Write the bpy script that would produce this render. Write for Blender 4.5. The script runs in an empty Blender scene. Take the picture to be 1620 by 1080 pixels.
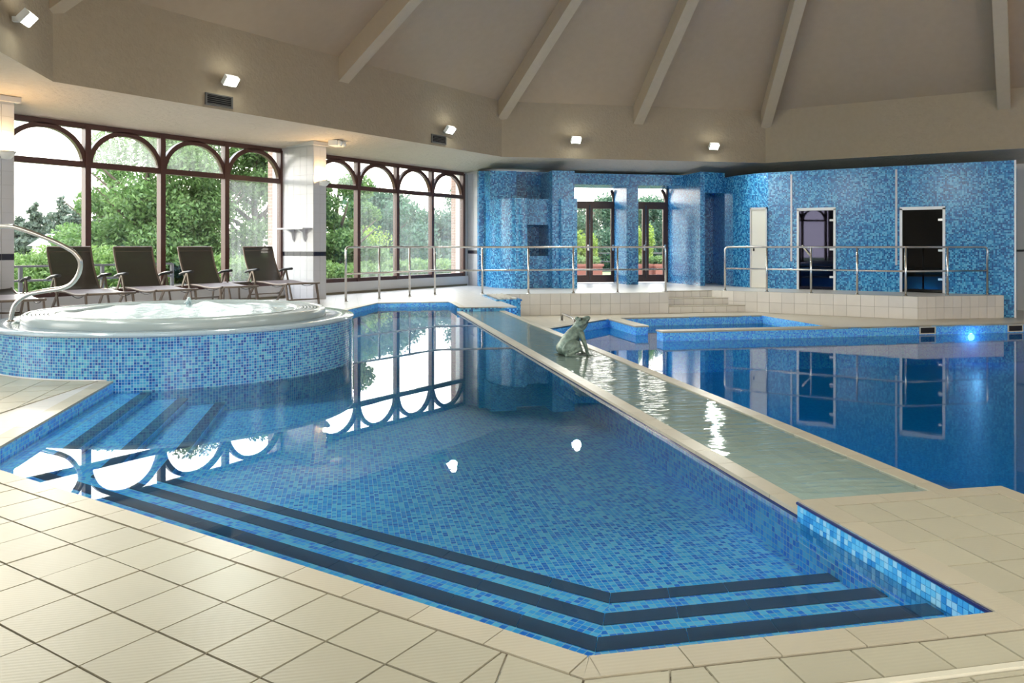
import bpy, bmesh, math, random
import numpy as np
from mathutils import Vector, Matrix, Quaternion

S = bpy.context.scene
C = S.collection
random.seed(7)

# ------------------------------------------------------------------ camera, world, exposure
# World frame: X runs along the long window wall, Y points at it; the pool hall is an octagon, so most edges lie along
# X, Y or the two diagonals: e = (X+Y)/sqrt2 and b = (X-Y)/sqrt2.
F_PX, HORIZON, EYE, YAW = 1265.0, 390.0, 1.1, 33.3
cam_d = bpy.data.cameras.new('camera')
cam = bpy.data.objects.new('camera', cam_d)
C.objects.link(cam)
cam.location = (0, 0, EYE)
cam.rotation_euler = (math.pi / 2, 0, math.radians(YAW - 90))
cam_d.sensor_width = 36
cam_d.lens = F_PX / 1620 * 36
cam_d.shift_y = -(540 - HORIZON) / 1620
cam_d.clip_end = 500
S.camera = cam

S.view_settings.view_transform = 'Standard'
S.view_settings.look = 'None'
S.view_settings.gamma = 1
S.view_settings.use_curve_mapping = False
S.view_settings.exposure = 0.5
S.cycles.use_denoising = True
S.cycles.max_bounces = 8
S.cycles.diffuse_bounces = 4
S.cycles.glossy_bounces = 4
S.cycles.transparent_max_bounces = 16
S.cycles.caustics_reflective = False
S.cycles.caustics_refractive = False
S.cycles.sample_clamp_indirect = 6

W = bpy.data.worlds.new('evening_sky')
S.world = W
W.use_nodes = True
wn = W.node_tree.nodes
wl = W.node_tree.links
wn.clear()
wo = wn.new('ShaderNodeOutputWorld')
wb = wn.new('ShaderNodeBackground')
wt = wn.new('ShaderNodeTexCoord')
ws = wn.new('ShaderNodeSeparateXYZ')
wr = wn.new('ShaderNodeValToRGB')
wl.new(wt.outputs['Generated'], ws.inputs[0])
wl.new(ws.outputs['Z'], wr.inputs[0])
wr.color_ramp.elements[0].position = 0.0
wr.color_ramp.elements[0].color = (1.0, .93, .82, 1)
wr.color_ramp.elements[1].position = .55
wr.color_ramp.elements[1].color = (.86, .93, 1.0, 1)
wl.new(wr.outputs[0], wb.inputs['Color'])
wb.inputs['Strength'].default_value = 6.5
wl.new(wb.outputs[0], wo.inputs[0])

sun_d = bpy.data.lights.new('sun', 'SUN')
sun_d.energy = 1.6
sun_d.color = (1, .86, .66)
sun_d.angle = math.radians(6)
sun = bpy.data.objects.new('sun', sun_d)
C.objects.link(sun)
# low evening sun beyond the trees to the left of the window wall
sun.rotation_euler = Vector((-math.cos(math.radians(68)), -math.sin(math.radians(68)), -math.tan(math.radians(14)))).to_track_quat('-Z', 'Y').to_euler()

# ------------------------------------------------------------------ small helpers
K = math.sqrt(.5)
def EB(e, b):
    return ((e + b) * K, (e - b) * K)
FW = (math.cos(math.radians(YAW)), math.sin(math.radians(YAW)))
RT = (FW[1], -FW[0])
def GP(px, py, z=0.0):
    """point of the photograph that lies on the horizontal level z"""
    D = F_PX * (EYE - z) / (py - HORIZON)
    s = D * (px - 810) / F_PX
    return (D * FW[0] + s * RT[0], D * FW[1] + s * RT[1], z)
def RAY(px):
    s = (px - 810) / F_PX
    return (FW[0] + s * RT[0], FW[1] + s * RT[1])
def on_y(px, y):
    d = RAY(px); return (d[0] / d[1] * y, y)
def on_x(px, x):
    d = RAY(px); return (x, d[1] / d[0] * x)
def on_e(px, e):
    d = RAY(px); t = e / ((d[0] + d[1]) * K); return (t * d[0], t * d[1])
def b_at(px, e):
    p = on_e(px, e); return (p[0] - p[1]) * K
def depth_of(x, y):
    return x * FW[0] + y * FW[1]
def pix(x, y, z):
    d = depth_of(x, y); s = x * RT[0] + y * RT[1]
    return (810 + F_PX * s / d, HORIZON + F_PX * (EYE - z) / d)

def link(o, parent=None):
    C.objects.link(o)
    if parent is not None:
        o.parent = parent
    return o
def tag(o, label=None, cat=None, group=None, kind=None):
    if label: o['label'] = label
    if cat: o['category'] = cat
    if group: o['group'] = group
    if kind: o['kind'] = kind
    return o
def empty(name, loc=(0, 0, 0), rz=0, parent=None):
    o = bpy.data.objects.new(name, None)
    o.location = loc
    o.rotation_euler = (0, 0, rz)
    o.empty_display_size = .1
    return link(o, parent)

class MB:
    """collects geometry, then links it as ONE mesh object"""
    def __init__(s):
        s.v = []; s.f = []; s.uv = {}; s.sm = set()
    def quad(s, pts, uv=None):
        n = len(s.v); s.v += [tuple(p) for p in pts]; s.f.append(tuple(range(n, n + len(pts))))
        if uv: s.uv[len(s.f) - 1] = uv
        return s
    def prism(s, poly, z0, z1, bottom=True, top=True):
        a = 0
        for i in range(len(poly)):
            a += poly[i][0] * poly[(i + 1) % len(poly)][1] - poly[(i + 1) % len(poly)][0] * poly[i][1]
        if a < 0: poly = poly[::-1]
        n = len(s.v); k = len(poly)
        s.v += [(p[0], p[1], z0) for p in poly] + [(p[0], p[1], z1) for p in poly]
        if bottom: s.f.append(tuple(n + i for i in range(k))[::-1])
        if top: s.f.append(tuple(n + k + i for i in range(k)))
        for i in range(k):
            j = (i + 1) % k
            s.f.append((n + i, n + j, n + k + j, n + k + i))
        return s
    def box(s, x0, x1, y0, y1, z0, z1):
        return s.prism([(x0, y0), (x1, y0), (x1, y1), (x0, y1)], z0, z1)
    def ebox(s, e0, e1, b0, b1, z0, z1):
        return s.prism([EB(e0, b0), EB(e1, b0), EB(e1, b1), EB(e0, b1)], z0, z1)
    def obox(s, c, ax, ay, az):
        """box by centre and three half-axis vectors"""
        c, ax, ay, az = map(Vector, (c, ax, ay, az))
        n = len(s.v)
        for k in (-1, 1):
            for i, j in ((-1, -1), (1, -1), (1, 1), (-1, 1)):
                s.v.append(tuple(c + ax * i + ay * j + az * k))
        for q in ((3, 2, 1, 0), (4, 5, 6, 7), (0, 1, 5, 4), (1, 2, 6, 5), (2, 3, 7, 6), (3, 0, 4, 7)):
            s.f.append(tuple(n + i for i in q))
        return s
    def bar(s, p, q, w, h, up=(0, 0, 1)):
        p, q = Vector(p), Vector(q)
        d = q - p
        t = d.normalized()
        side = t.cross(Vector(up))
        if side.length < 1e-4: side = t.cross(Vector((1, 0, 0)))
        side.normalize()
        u = side.cross(t)
        return s.obox((p + q) / 2, d / 2, side * w / 2, u * h / 2)
    def tube(s, path, r, seg=10, cap=True, rs=None):
        P = [Vector(p) for p in path]
        n0 = len(s.v)
        t = (P[1] - P[0]).normalized()
        nrm = t.cross(Vector((0, 0, 1)))
        if nrm.length < 1e-3: nrm = t.cross(Vector((1, 0, 0)))
        nrm.normalize()
        for i, p in enumerate(P):
            a = (P[i] - P[i - 1]) if i > 0 else (P[1] - P[0])
            b = (P[i + 1] - P[i]) if i < len(P) - 1 else a
            tt = (a.normalized() + b.normalized())
            tt = tt.normalized() if tt.length > 1e-5 else a.normalized()
            nrm = (nrm - tt * nrm.dot(tt)).normalized()
            bi = tt.cross(nrm)
            sc = 1 / max(.5, tt.dot(a.normalized()))
            rr = rs[i] if rs else r
            for k in range(seg):
                an = 2 * math.pi * k / seg
                s.v.append(tuple(p + (nrm * math.cos(an) + bi * math.sin(an)) * rr * sc))
        for i in range(len(P) - 1):
            for k in range(seg):
                a = n0 + i * seg + k; b = n0 + i * seg + (k + 1) % seg
                s.sm.add(len(s.f)); s.f.append((a, b, b + seg, a + seg))
        if cap:
            s.f.append(tuple(n0 + k for k in range(seg))[::-1])
            s.f.append(tuple(n0 + (len(P) - 1) * seg + k for k in range(seg)))
        return s
    def lathe(s, prof, seg=96, c=(0, 0), uscale=None, smooth=True):
        n0 = len(s.v); m = len(prof)
        L = [0]
        for i in range(1, m):
            L.append(L[-1] + math.hypot(prof[i][0] - prof[i - 1][0], prof[i][1] - prof[i - 1][1]))
        for k in range(seg):
            a = 2 * math.pi * k / seg
            for r, z in prof:
                s.v.append((c[0] + r * math.cos(a), c[1] + r * math.sin(a), z))
        R = uscale or max(p[0] for p in prof)
        for k in range(seg):
            k2 = (k + 1) % seg
            for i in range(m - 1):
                if smooth: s.sm.add(len(s.f))
                u0 = 2 * math.pi * k / seg * R; u1 = 2 * math.pi * (k + 1) / seg * R
                s.uv[len(s.f)] = [(u0, L[i]), (u1, L[i]), (u1, L[i + 1]), (u0, L[i + 1])]
                s.f.append((n0 + k * m + i, n0 + k2 * m + i, n0 + k2 * m + i + 1, n0 + k * m + i + 1))
        return s
    def mesh(s, name, uvrot=0.0, uvoff=(0, 0), do_uv=True):
        me = bpy.data.meshes.new(name)
        me.from_pydata(s.v, [], s.f)
        me.update()
        if s.sm:
            fl = [i in s.sm for i in range(len(s.f))]
            me.polygons.foreach_set('use_smooth', fl)
        if do_uv:
            uvl = me.uv_layers.new(name='UVMap')
            ca, sa = math.cos(uvrot), math.sin(uvrot)
            for p in me.polygons:
                n = p.normal
                cu = s.uv.get(p.index)
                hx, hy = -n.y, n.x
                hl = math.hypot(hx, hy)
                for q, li in enumerate(p.loop_indices):
                    co = me.vertices[me.loops[li].vertex_index].co
                    if cu: uv = cu[q]
                    elif abs(n.z) > .7 or hl < 1e-6:
                        uv = (co.x * ca + co.y * sa - uvoff[0], -co.x * sa + co.y * ca - uvoff[1])
                    else:
                        uv = ((co.x * hx + co.y * hy) / hl, co.z)
                    uvl.data[li].uv = uv
        return me
    def build(s, name, mat, parent=None, uvrot=0.0, uvoff=(0, 0), do_uv=True):
        me = s.mesh(name, uvrot, uvoff, do_uv)
        me.materials.append(mat)
        return link(bpy.data.objects.new(name, me), parent)

def struct(o, label=None):
    return tag(o, label, kind='structure')

def clip_half(poly, p, n):
    """keep the side of the line through p that n points to"""
    out = []
    for i in range(len(poly)):
        a, b = poly[i], poly[(i + 1) % len(poly)]
        da = (a[0] - p[0]) * n[0] + (a[1] - p[1]) * n[1]
        db = (b[0] - p[0]) * n[0] + (b[1] - p[1]) * n[1]
        if da >= 0: out.append(a)
        if (da >= 0) != (db >= 0):
            t = da / (da - db)
            out.append((a[0] + (b[0] - a[0]) * t, a[1] + (b[1] - a[1]) * t))
    return out
def area(poly):
    return abs(sum(poly[i][0] * poly[(i + 1) % len(poly)][1] - poly[(i + 1) % len(poly)][0] * poly[i][1] for i in range(len(poly)))) / 2

# ------------------------------------------------------------------ materials
def new_mat(name):
    m = bpy.data.materials.new(name)
    m.use_nodes = True
    nt = m.node_tree
    b = nt.nodes['Principled BSDF']
    return m, nt, b
def N(nt, typ, **kw):
    n = nt.nodes.new(typ)
    for k, v in kw.items(): setattr(n, k, v)
    return n
def math_n(nt, op, a, b=None, c=None):
    n = nt.nodes.new('ShaderNodeMath'); n.operation = op
    for i, x in enumerate((a, b, c)):
        if x is None: continue
        if isinstance(x, (int, float)): n.inputs[i].default_value = x
        else: nt.links.new(x, n.inputs[i])
    return n.outputs[0]
def mixc(nt, fac, a, b):
    n = nt.nodes.new('ShaderNodeMix'); n.data_type = 'RGBA'
    for sock, x in ((n.inputs['Factor'], fac), (n.inputs[6], a), (n.inputs[7], b)):
        if hasattr(x, 'is_linked') or hasattr(x, 'node'): nt.links.new(x, sock)
        elif isinstance(x, (int, float)): sock.default_value = x
        else: sock.default_value = tuple(x) + (1,) if len(x) == 3 else x
    return n.outputs[2]
def bump(nt, b, h, dist=.002, strength=.5):
    n = nt.nodes.new('ShaderNodeBump'); n.inputs['Distance'].default_value = dist; n.inputs['Strength'].default_value = strength
    nt.links.new(h, n.inputs['Height']); nt.links.new(n.outputs[0], b.inputs['Normal'])

def plain(name, col, rough=.5, metal=0.0, noise=0.0, nscale=6.0, bumpd=0.0, bscale=80.0, spec=.5):
    m, nt, b = new_mat(name)
    b.inputs['Roughness'].default_value = rough
    b.inputs['Metallic'].default_value = metal
    b.inputs['Specular IOR Level'].default_value = spec
    b.inputs['Base Color'].default_value = tuple(col) + (1,)
    co = N(nt, 'ShaderNodeTexCoord')
    if noise:
        t = N(nt, 'ShaderNodeTexNoise'); t.inputs['Scale'].default_value = nscale; t.inputs['Detail'].default_value = 5
        nt.links.new(co.outputs['Object'], t.inputs['Vector'])
        lo = tuple(x * (1 - noise) for x in col); hi = tuple(min(1, x * (1 + noise)) for x in col)
        nt.links.new(mixc(nt, t.outputs[0], lo, hi), b.inputs['Base Color'])
    if bumpd:
        t2 = N(nt, 'ShaderNodeTexNoise'); t2.inputs['Scale'].default_value = bscale; t2.inputs['Detail'].default_value = 6
        nt.links.new(co.outputs['Object'], t2.inputs['Vector'])
        bump(nt, b, t2.outputs[0], bumpd, .8)
    return m

def grid_nodes(nt, su, sv, gap_u, gap_v, brick=0.0):
    """UV in metres -> (cell id vector, grout mask 0..1 with 1 = grout)"""
    uv = N(nt, 'ShaderNodeUVMap')
    sp = N(nt, 'ShaderNodeSeparateXYZ'); nt.links.new(uv.outputs[0], sp.inputs[0])
    v = math_n(nt, 'DIVIDE', sp.outputs[1], sv)
    fv = math_n(nt, 'FLOOR', v)
    u = math_n(nt, 'DIVIDE', sp.outputs[0], su)
    if brick:
        u = math_n(nt, 'ADD', u, math_n(nt, 'MULTIPLY', fv, brick))
    fu = math_n(nt, 'FLOOR', u)
    cu = math_n(nt, 'LESS_THAN', math_n(nt, 'FRACT', math_n(nt, 'ADD', u, gap_u / su / 2)), gap_u / su)
    cv = math_n(nt, 'LESS_THAN', math_n(nt, 'FRACT', math_n(nt, 'ADD', v, gap_v / sv / 2)), gap_v / sv)
    g = math_n(nt, 'MAXIMUM', cu, cv)
    cb = N(nt, 'ShaderNodeCombineXYZ'); nt.links.new(fu, cb.inputs[0]); nt.links.new(fv, cb.inputs[1])
    wn_ = N(nt, 'ShaderNodeTexWhiteNoise'); wn_.noise_dimensions = '2D'; nt.links.new(cb.outputs[0], wn_.inputs['Vector'])
    return wn_.outputs['Value'], g

def mosaic(name, ts, cols, grout, gap=.0022, rough=.18, spec=.5):
    m, nt, b = new_mat(name)
    val, g = grid_nodes(nt, ts, ts, gap, gap)
    r = N(nt, 'ShaderNodeValToRGB'); r.color_ramp.interpolation = 'CONSTANT'
    el = r.color_ramp.elements
    tot = sum(w for _, w in cols); acc = 0
    for i, (c, w) in enumerate(cols):
        e = el[i] if i < 2 else el.new(acc)
        e.position = acc; e.color = tuple(c) + (1,)
        acc += w / tot
    nt.links.new(val, r.inputs[0])
    nt.links.new(mixc(nt, g, r.outputs[0], grout), b.inputs['Base Color'])
    b.inputs['Roughness'].default_value = rough
    b.inputs['Specular IOR Level'].default_value = spec
    inv = math_n(nt, 'SUBTRACT', 1.0, g)
    bump(nt, b, inv, .0008, .5)
    return m

def tiled(name, su, sv, col, grout, gap=.005, var=.06, rough=.35, brick=0.0, spec=.5, bd=.002):
    m, nt, b = new_mat(name)
    val, g = grid_nodes(nt, su, sv, gap, gap, brick)
    lo = tuple(x * (1 - var) for x in col); hi = tuple(min(1, x * (1 + var)) for x in col)
    co = N(nt, 'ShaderNodeTexCoord')
    t = N(nt, 'ShaderNodeTexNoise'); t.inputs['Scale'].default_value = 4; t.inputs['Detail'].default_value = 5
    nt.links.new(co.outputs['Object'], t.inputs['Vector'])
    base = mixc(nt, math_n(nt, 'MULTIPLY_ADD', val, .5, math_n(nt, 'MULTIPLY', t.outputs[0], .5)), lo, hi)
    nt.links.new(mixc(nt, g, base, grout), b.inputs['Base Color'])
    b.inputs['Roughness'].default_value = rough
    b.inputs['Specular IOR Level'].default_value = spec
    bump(nt, b, math_n(nt, 'SUBTRACT', 1.0, g), bd, .5)
    return m

def deck_piece(name, col, rough=.38):
    """single deck tile: beige glazed stoneware with fine studs; colour varies from tile to tile"""
    m, nt, b = new_mat(name)
    oi = N(nt, 'ShaderNodeObjectInfo')
    co = N(nt, 'ShaderNodeTexCoord')
    geo = N(nt, 'ShaderNodeNewGeometry')
    t = N(nt, 'ShaderNodeTexNoise'); t.inputs['Scale'].default_value = 5; t.inputs['Detail'].default_value = 8
    nt.links.new(geo.outputs['Position'], t.inputs['Vector'])
    f = math_n(nt, 'MULTIPLY_ADD', oi.outputs['Random'], .45, math_n(nt, 'MULTIPLY', t.outputs[0], .55))
    lo = tuple(x * .88 for x in col); hi = tuple(min(1, x * 1.1) for x in col)
    nt.links.new(mixc(nt, f, lo, hi), b.inputs['Base Color'])
    b.inputs['Roughness'].default_value = rough
    wv = N(nt, 'ShaderNodeTexWave'); wv.inputs['Scale'].default_value = 28; wv.inputs['Distortion'].default_value = .4
    wv.bands_direction = 'DIAGONAL'
    nt.links.new(geo.outputs['Position'], wv.inputs['Vector'])
    bump(nt, b, wv.outputs[0], .0006, .35)
    return m

def water(name, tint, rough, wave_scale, wave_h, aniso=(1, 1, 1), rot=0.0, body=0.0, bcol=(0, .3, .8)):
    m = bpy.data.materials.new(name); m.use_nodes = True
    nt = m.node_tree; nt.nodes.clear()
    out = N(nt, 'ShaderNodeOutputMaterial')
    tr = N(nt, 'ShaderNodeBsdfTransparent'); tr.inputs[0].default_value = tuple(tint) + (1,)
    gl = N(nt, 'ShaderNodeBsdfGlossy'); gl.inputs['Roughness'].default_value = rough
    fr = N(nt, 'ShaderNodeFresnel'); fr.inputs['IOR'].default_value = 1.33
    mx = N(nt, 'ShaderNodeMixShader')
    co = N(nt, 'ShaderNodeTexCoord')
    mp = N(nt, 'ShaderNodeMapping'); mp.vector_type = 'TEXTURE'; mp.inputs['Scale'].default_value = aniso; mp.inputs['Rotation'].default_value = (0, 0, rot)
    nz = N(nt, 'ShaderNodeTexNoise'); nz.inputs['Scale'].default_value = wave_scale; nz.inputs['Detail'].default_value = 2
    bm_ = N(nt, 'ShaderNodeBump'); bm_.inputs['Distance'].default_value = wave_h; bm_.inputs['Strength'].default_value = 1
    nt.links.new(co.outputs['Object'], mp.inputs[0]); nt.links.new(mp.outputs[0], nz.inputs['Vector'])
    nt.links.new(nz.outputs[0], bm_.inputs['Height'])
    nt.links.new(bm_.outputs[0], gl.inputs['Normal']); nt.links.new(bm_.outputs[0], fr.inputs['Normal'])
    inner = tr.outputs[0]
    if body:          # light scattered back by the body of water
        df = N(nt, 'ShaderNodeBsdfDiffuse'); df.inputs[0].default_value = tuple(bcol) + (1,)
        mb_ = N(nt, 'ShaderNodeMixShader'); mb_.inputs[0].default_value = body
        nt.links.new(inner, mb_.inputs[1]); nt.links.new(df.outputs[0], mb_.inputs[2]); inner = mb_.outputs[0]
    nt.links.new(fr.outputs[0], mx.inputs[0]); nt.links.new(inner, mx.inputs[1]); nt.links.new(gl.outputs[0], mx.inputs[2])
    nt.links.new(mx.outputs[0], out.inputs[0])
    return m

def glass(name, tint=(.97, .98, .98), haze=.0, hcol=(.9, .93, .95), coat=(1, 1, 1)):
    """window pane: clear, mirror-like at grazing angles, partly fogged with streaks of condensation"""
    m = bpy.data.materials.new(name); m.use_nodes = True
    nt = m.node_tree; nt.nodes.clear()
    out = N(nt, 'ShaderNodeOutputMaterial')
    tr = N(nt, 'ShaderNodeBsdfTransparent'); tr.inputs[0].default_value = tuple(tint) + (1,)
    gl = N(nt, 'ShaderNodeBsdfGlossy'); gl.inputs['Roughness'].default_value = .02; gl.inputs[0].default_value = tuple(coat) + (1,)
    fr = N(nt, 'ShaderNodeFresnel'); fr.inputs['IOR'].default_value = 1.45
    mx = N(nt, 'ShaderNodeMixShader')
    nt.links.new(fr.outputs[0], mx.inputs[0]); nt.links.new(tr.outputs[0], mx.inputs[1]); nt.links.new(gl.outputs[0], mx.inputs[2])
    res = mx.outputs[0]
    if haze:
        co = N(nt, 'ShaderNodeTexCoord')
        mp = N(nt, 'ShaderNodeMapping'); mp.inputs['Scale'].default_value = (9, 9, .5)
        nz = N(nt, 'ShaderNodeTexNoise'); nz.inputs['Scale'].default_value = 1.2; nz.inputs['Detail'].default_value = 5
        nt.links.new(co.outputs['Object'], mp.inputs[0]); nt.links.new(mp.outputs[0], nz.inputs['Vector'])
        n2 = N(nt, 'ShaderNodeTexNoise'); n2.inputs['Scale'].default_value = .7
        nt.links.new(co.outputs['Object'], n2.inputs['Vector'])
        f = math_n(nt, 'MULTIPLY', math_n(nt, 'MULTIPLY', nz.outputs[0], n2.outputs[0]), haze * 4)
        f = math_n(nt, 'MINIMUM', f, .6)
        tl = N(nt, 'ShaderNodeBsdfTranslucent'); tl.inputs[0].default_value = tuple(hcol) + (1,)
        m2 = N(nt, 'ShaderNodeMixShader')
        nt.links.new(f, m2.inputs[0]); nt.links.new(res, m2.inputs[1]); nt.links.new(tl.outputs[0], m2.inputs[2])
        res = m2.outputs[0]
    nt.links.new(res, out.inputs[0])
    return m

def emit(name, col, strength):
    m = bpy.data.materials.new(name); m.use_nodes = True
    nt = m.node_tree; nt.nodes.clear()
    out = N(nt, 'ShaderNodeOutputMaterial'); e = N(nt, 'ShaderNodeEmission')
    e.inputs[0].default_value = tuple(col) + (1,); e.inputs[1].default_value = strength
    nt.links.new(e.outputs[0], out.inputs[0])
    return m

def leaf_mat(name, a, b_):
    m, nt, b = new_mat(name)
    geo = N(nt, 'ShaderNodeNewGeometry')
    try: rnd = geo.outputs['Random Per Island']
    except KeyError: rnd = N(nt, 'ShaderNodeObjectInfo').outputs['Random']
    col = mixc(nt, rnd, a, b_)
    nt.links.new(col, b.inputs['Base Color'])
    b.inputs['Roughness'].default_value = .55
    tl = N(nt, 'ShaderNodeBsdfTranslucent'); nt.links.new(col, tl.inputs[0])
    mx = N(nt, 'ShaderNodeMixShader'); mx.inputs[0].default_value = .45
    out = nt.nodes['Material Output']
    nt.links.new(b.outputs[0], mx.inputs[1]); nt.links.new(tl.outputs[0], mx.inputs[2]); nt.links.new(mx.outputs[0], out.inputs[0])
    return m

BLUES = [((.008, .09, .38), 2), ((.015, .17, .50), 3.2), ((.03, .26, .58), 3), ((.07, .38, .62), 2.6), ((.12, .46, .64), 1.6)]
POOLB = [((.010, .20, .86), 1.8), ((.015, .32, .97), 3), ((.04, .47, 1.0), 3.4), ((.13, .62, 1.0), 3)]
DEEPB = [((.004, .13, .72), 2), ((.008, .20, .86), 3), ((.012, .28, .95), 3)]
WALLB = [((.006, .085, .29), 3), ((.012, .17, .45), 3), ((.04, .30, .60), 3), ((.12, .46, .74), 3)]
M = {}
M['mosaic'] = mosaic('mosaic_spa', .0235, BLUES, (.42, .62, .72), .003, .14)
M['mosaic_pool'] = mosaic('mosaic_pool', .0255, POOLB, (.42, .66, .78), .0028, .3)
M['mosaic_deep'] = mosaic('mosaic_deep', .0255, DEEPB, (.05, .34, .9), .0028, .3)
M['mosaic_wall'] = mosaic('mosaic_wall', .035, WALLB, (.10, .28, .44), .0025, .2)
M['deck'] = deck_piece('deck_tile_glaze', (.415, .39, .295))
M['coping'] = deck_piece('coping_tile_glaze', (.44, .40, .305))
M['grout'] = plain('deck_grout', (.17, .145, .10), .8, noise=.3)
M['deck_base'] = tiled('deck_tiles_field', .2255, .2255, (.42, .39, .31), (.13, .11, .075), .018, .06, .4)
M['far_deck'] = tiled('far_deck_tiles', .2255, .2255, (.54, .52, .50), (.40, .43, .39), .006, .05, .36)
M['low_deck'] = tiled('low_deck_tiles', .2255, .2255, (.54, .49, .40), (.36, .36, .28), .006, .05, .3)
M['face_tile'] = deck_piece('platform_face_glaze', (.70, .66, .60), .3)
M['face_grout'] = plain('platform_face_grout', (.28, .24, .18), .8)
M['white_tile'] = plain('white_wall_tile', (.58, .58, .61), .18, noise=.03, nscale=2)
M['white_grout'] = plain('white_wall_grout', (.48, .48, .49), .7)
M['dark_tile'] = plain('navy_border_tile', (.018, .018, .035), .2)
M['nosing'] = plain('step_nosing_tile', (.035, .030, .032), .35, noise=.2)
M['white_plaster'] = plain('white_painted_plaster', (.56, .55, .545), .6, noise=.04, nscale=3)
M['fascia'] = plain('beige_textured_plaster', (.385, .305, .21), .85, noise=.07, nscale=9, bumpd=.02, bscale=16)
M['roof'] = plain('beige_ceiling_plaster', (.40, .30, .205), .9, noise=.06, nscale=6, bumpd=.004, bscale=60)
M['beam'] = plain('beam_paint', (.47, .375, .265), .75, noise=.06, nscale=8, bumpd=.002, bscale=60)
M['soffit'] = plain('stippled_soffit_plaster', (.60, .51, .415), .85, noise=.05, nscale=9, bumpd=.05, bscale=11)
M['frame'] = plain('stained_window_frame', (.075, .028, .022), .35, noise=.2, nscale=20)
M['steel'] = plain('brushed_stainless', (.62, .60, .57), .24, 1.0)
M['steel_dark'] = plain('dull_stainless', (.42, .40, .37), .35, 1.0)
M['water_main'] = water('pool_water', (.93, 1.0, 1.0), .0, .9, .0006, body=.06, bcol=(.0, .38, 1.0))
M['water_low'] = water('lower_pool_water', (.34, .84, 1.0), .03, 2.2, .0006, body=.35, bcol=(.0, .215, .58))
M['water_strip'] = water('cascade_water', (.97, 1.0, 1.0), .05, 9, .0075, (.55, 2.2, 1), math.radians(45), body=.35, bcol=(.50, .70, .66))
M['bed'] = tiled('cascade_bed_tiles', .245, .07, (.70, .84, .78), (.84, .9, .84), .005, .14, .25, .5)
M['navy_trim'] = plain('navy_edge_trim', (.02, .03, .13), .2)
M['pale_trim'] = plain('pale_edge_trim', (.62, .59, .48), .4)
M['acrylic'] = plain('spa_shell_acrylic', (.34, .40, .41), .2, noise=.03)
M['spa_ledge'] = tiled('spa_ledge_tiles', .12, .12, (.36, .46, .54), (.28, .38, .46), .003, .05, .12)
M['foam'] = plain('spa_foam_water', (.38, .49, .53), .25, noise=.3, nscale=4.5, bumpd=.02, bscale=14)
M['bronze'] = plain('weathered_bronze', (.15, .21, .18), .45, .35, noise=.85, nscale=30, bumpd=.006, bscale=60)
M['bronze_eye'] = plain('dark_bronze', (.03, .035, .03), .3, .5)
M['lounger_frame'] = plain('taupe_aluminium', (.16, .125, .10), .4, .55)
M['arm_black'] = plain('black_armrest', (.018, .018, .02), .4)
M['sling'] = plain('brown_mesh_sling', (.05, .042, .034), .65, noise=.15, nscale=14)
_nt = M['sling'].node_tree
_t = _nt.nodes.new('ShaderNodeBsdfTransparent'); _m = _nt.nodes.new('ShaderNodeMixShader'); _m.inputs[0].default_value = .16
_nt.links.new(_nt.nodes['Principled BSDF'].outputs[0], _m.inputs[1]); _nt.links.new(_t.outputs[0], _m.inputs[2]); _nt.links.new(_m.outputs[0], _nt.nodes['Material Output'].inputs[0])
M['seat_sling'] = plain('mauve_seat_sling', (.20, .16, .17), .5, noise=.1, nscale=14)
M['door_white'] = plain('white_door_paint', (.80, .78, .70), .45)
M['door_frame'] = plain('aluminium_door_frame', (.66, .66, .66), .35, .3)
M['glass'] = glass('clear_pane', haze=.0)
M['glass_fog'] = glass('fogged_pane', haze=.07)
M['glass_mist'] = glass('misted_pane', haze=.16)
M['black_void'] = plain('dark_interior', (.012, .010, .012), .9)
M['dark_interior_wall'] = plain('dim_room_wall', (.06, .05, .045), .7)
M['vent'] = plain('vent_slats', (.10, .09, .08), .6)
M['lamp_body'] = plain('lamp_housing', (.82, .83, .80), .4)
M['flood'] = emit('floodlight_glass', (.92, 1.0, .92), 30)
M['sconce'] = emit('sconce_glow', (1.0, .70, .32), 14)
M['uw_lamp'] = emit('underwater_lamp_glow', (.65, .72, 1.0), 5)
M['pebble'] = plain('river_pebble', (.46, .44, .40), .6, noise=.35, nscale=9)
M['brick'] = tiled('outer_brick', .225, .075, (.30, .19, .15), (.34, .30, .27), .012, .18, .8, .5)
M['lawn'] = plain('mown_lawn', (.10, .17, .045), .9, noise=.35, nscale=1.4)
M['terrace'] = plain('terrace_paving', (.46, .42, .37), .8, noise=.12, nscale=4)
M['terracotta'] = plain('terracotta', (.24, .085, .055), .7, noise=.15)
M['bark'] = plain('tree_bark', (.07, .055, .04), .9, noise=.4, nscale=12)
M['leaf_mid'] = leaf_mat('leaves_mid_green', (.05, .11, .030), (.14, .24, .075))
M['leaf_dark'] = leaf_mat('leaves_blue_green', (.028, .075, .045), (.085, .16, .095))
M['leaf_lime'] = leaf_mat('leaves_lime_green', (.10, .17, .02), (.24, .34, .05))
M['leaf_hedge'] = leaf_mat('leaves_hedge', (.07, .14, .035), (.18, .28, .08))
M['leaf_far'] = leaf_mat('leaves_far_conifer', (.05, .075, .06), (.12, .16, .12))
M['outdoor_rail'] = plain('galvanised_rail', (.06, .06, .07), .5, .5)
M['cottage'] = plain('cottage_render', (.72, .68, .62), .8)
M['slate'] = plain('cottage_slate', (.62, .60, .60), .7)

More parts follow.
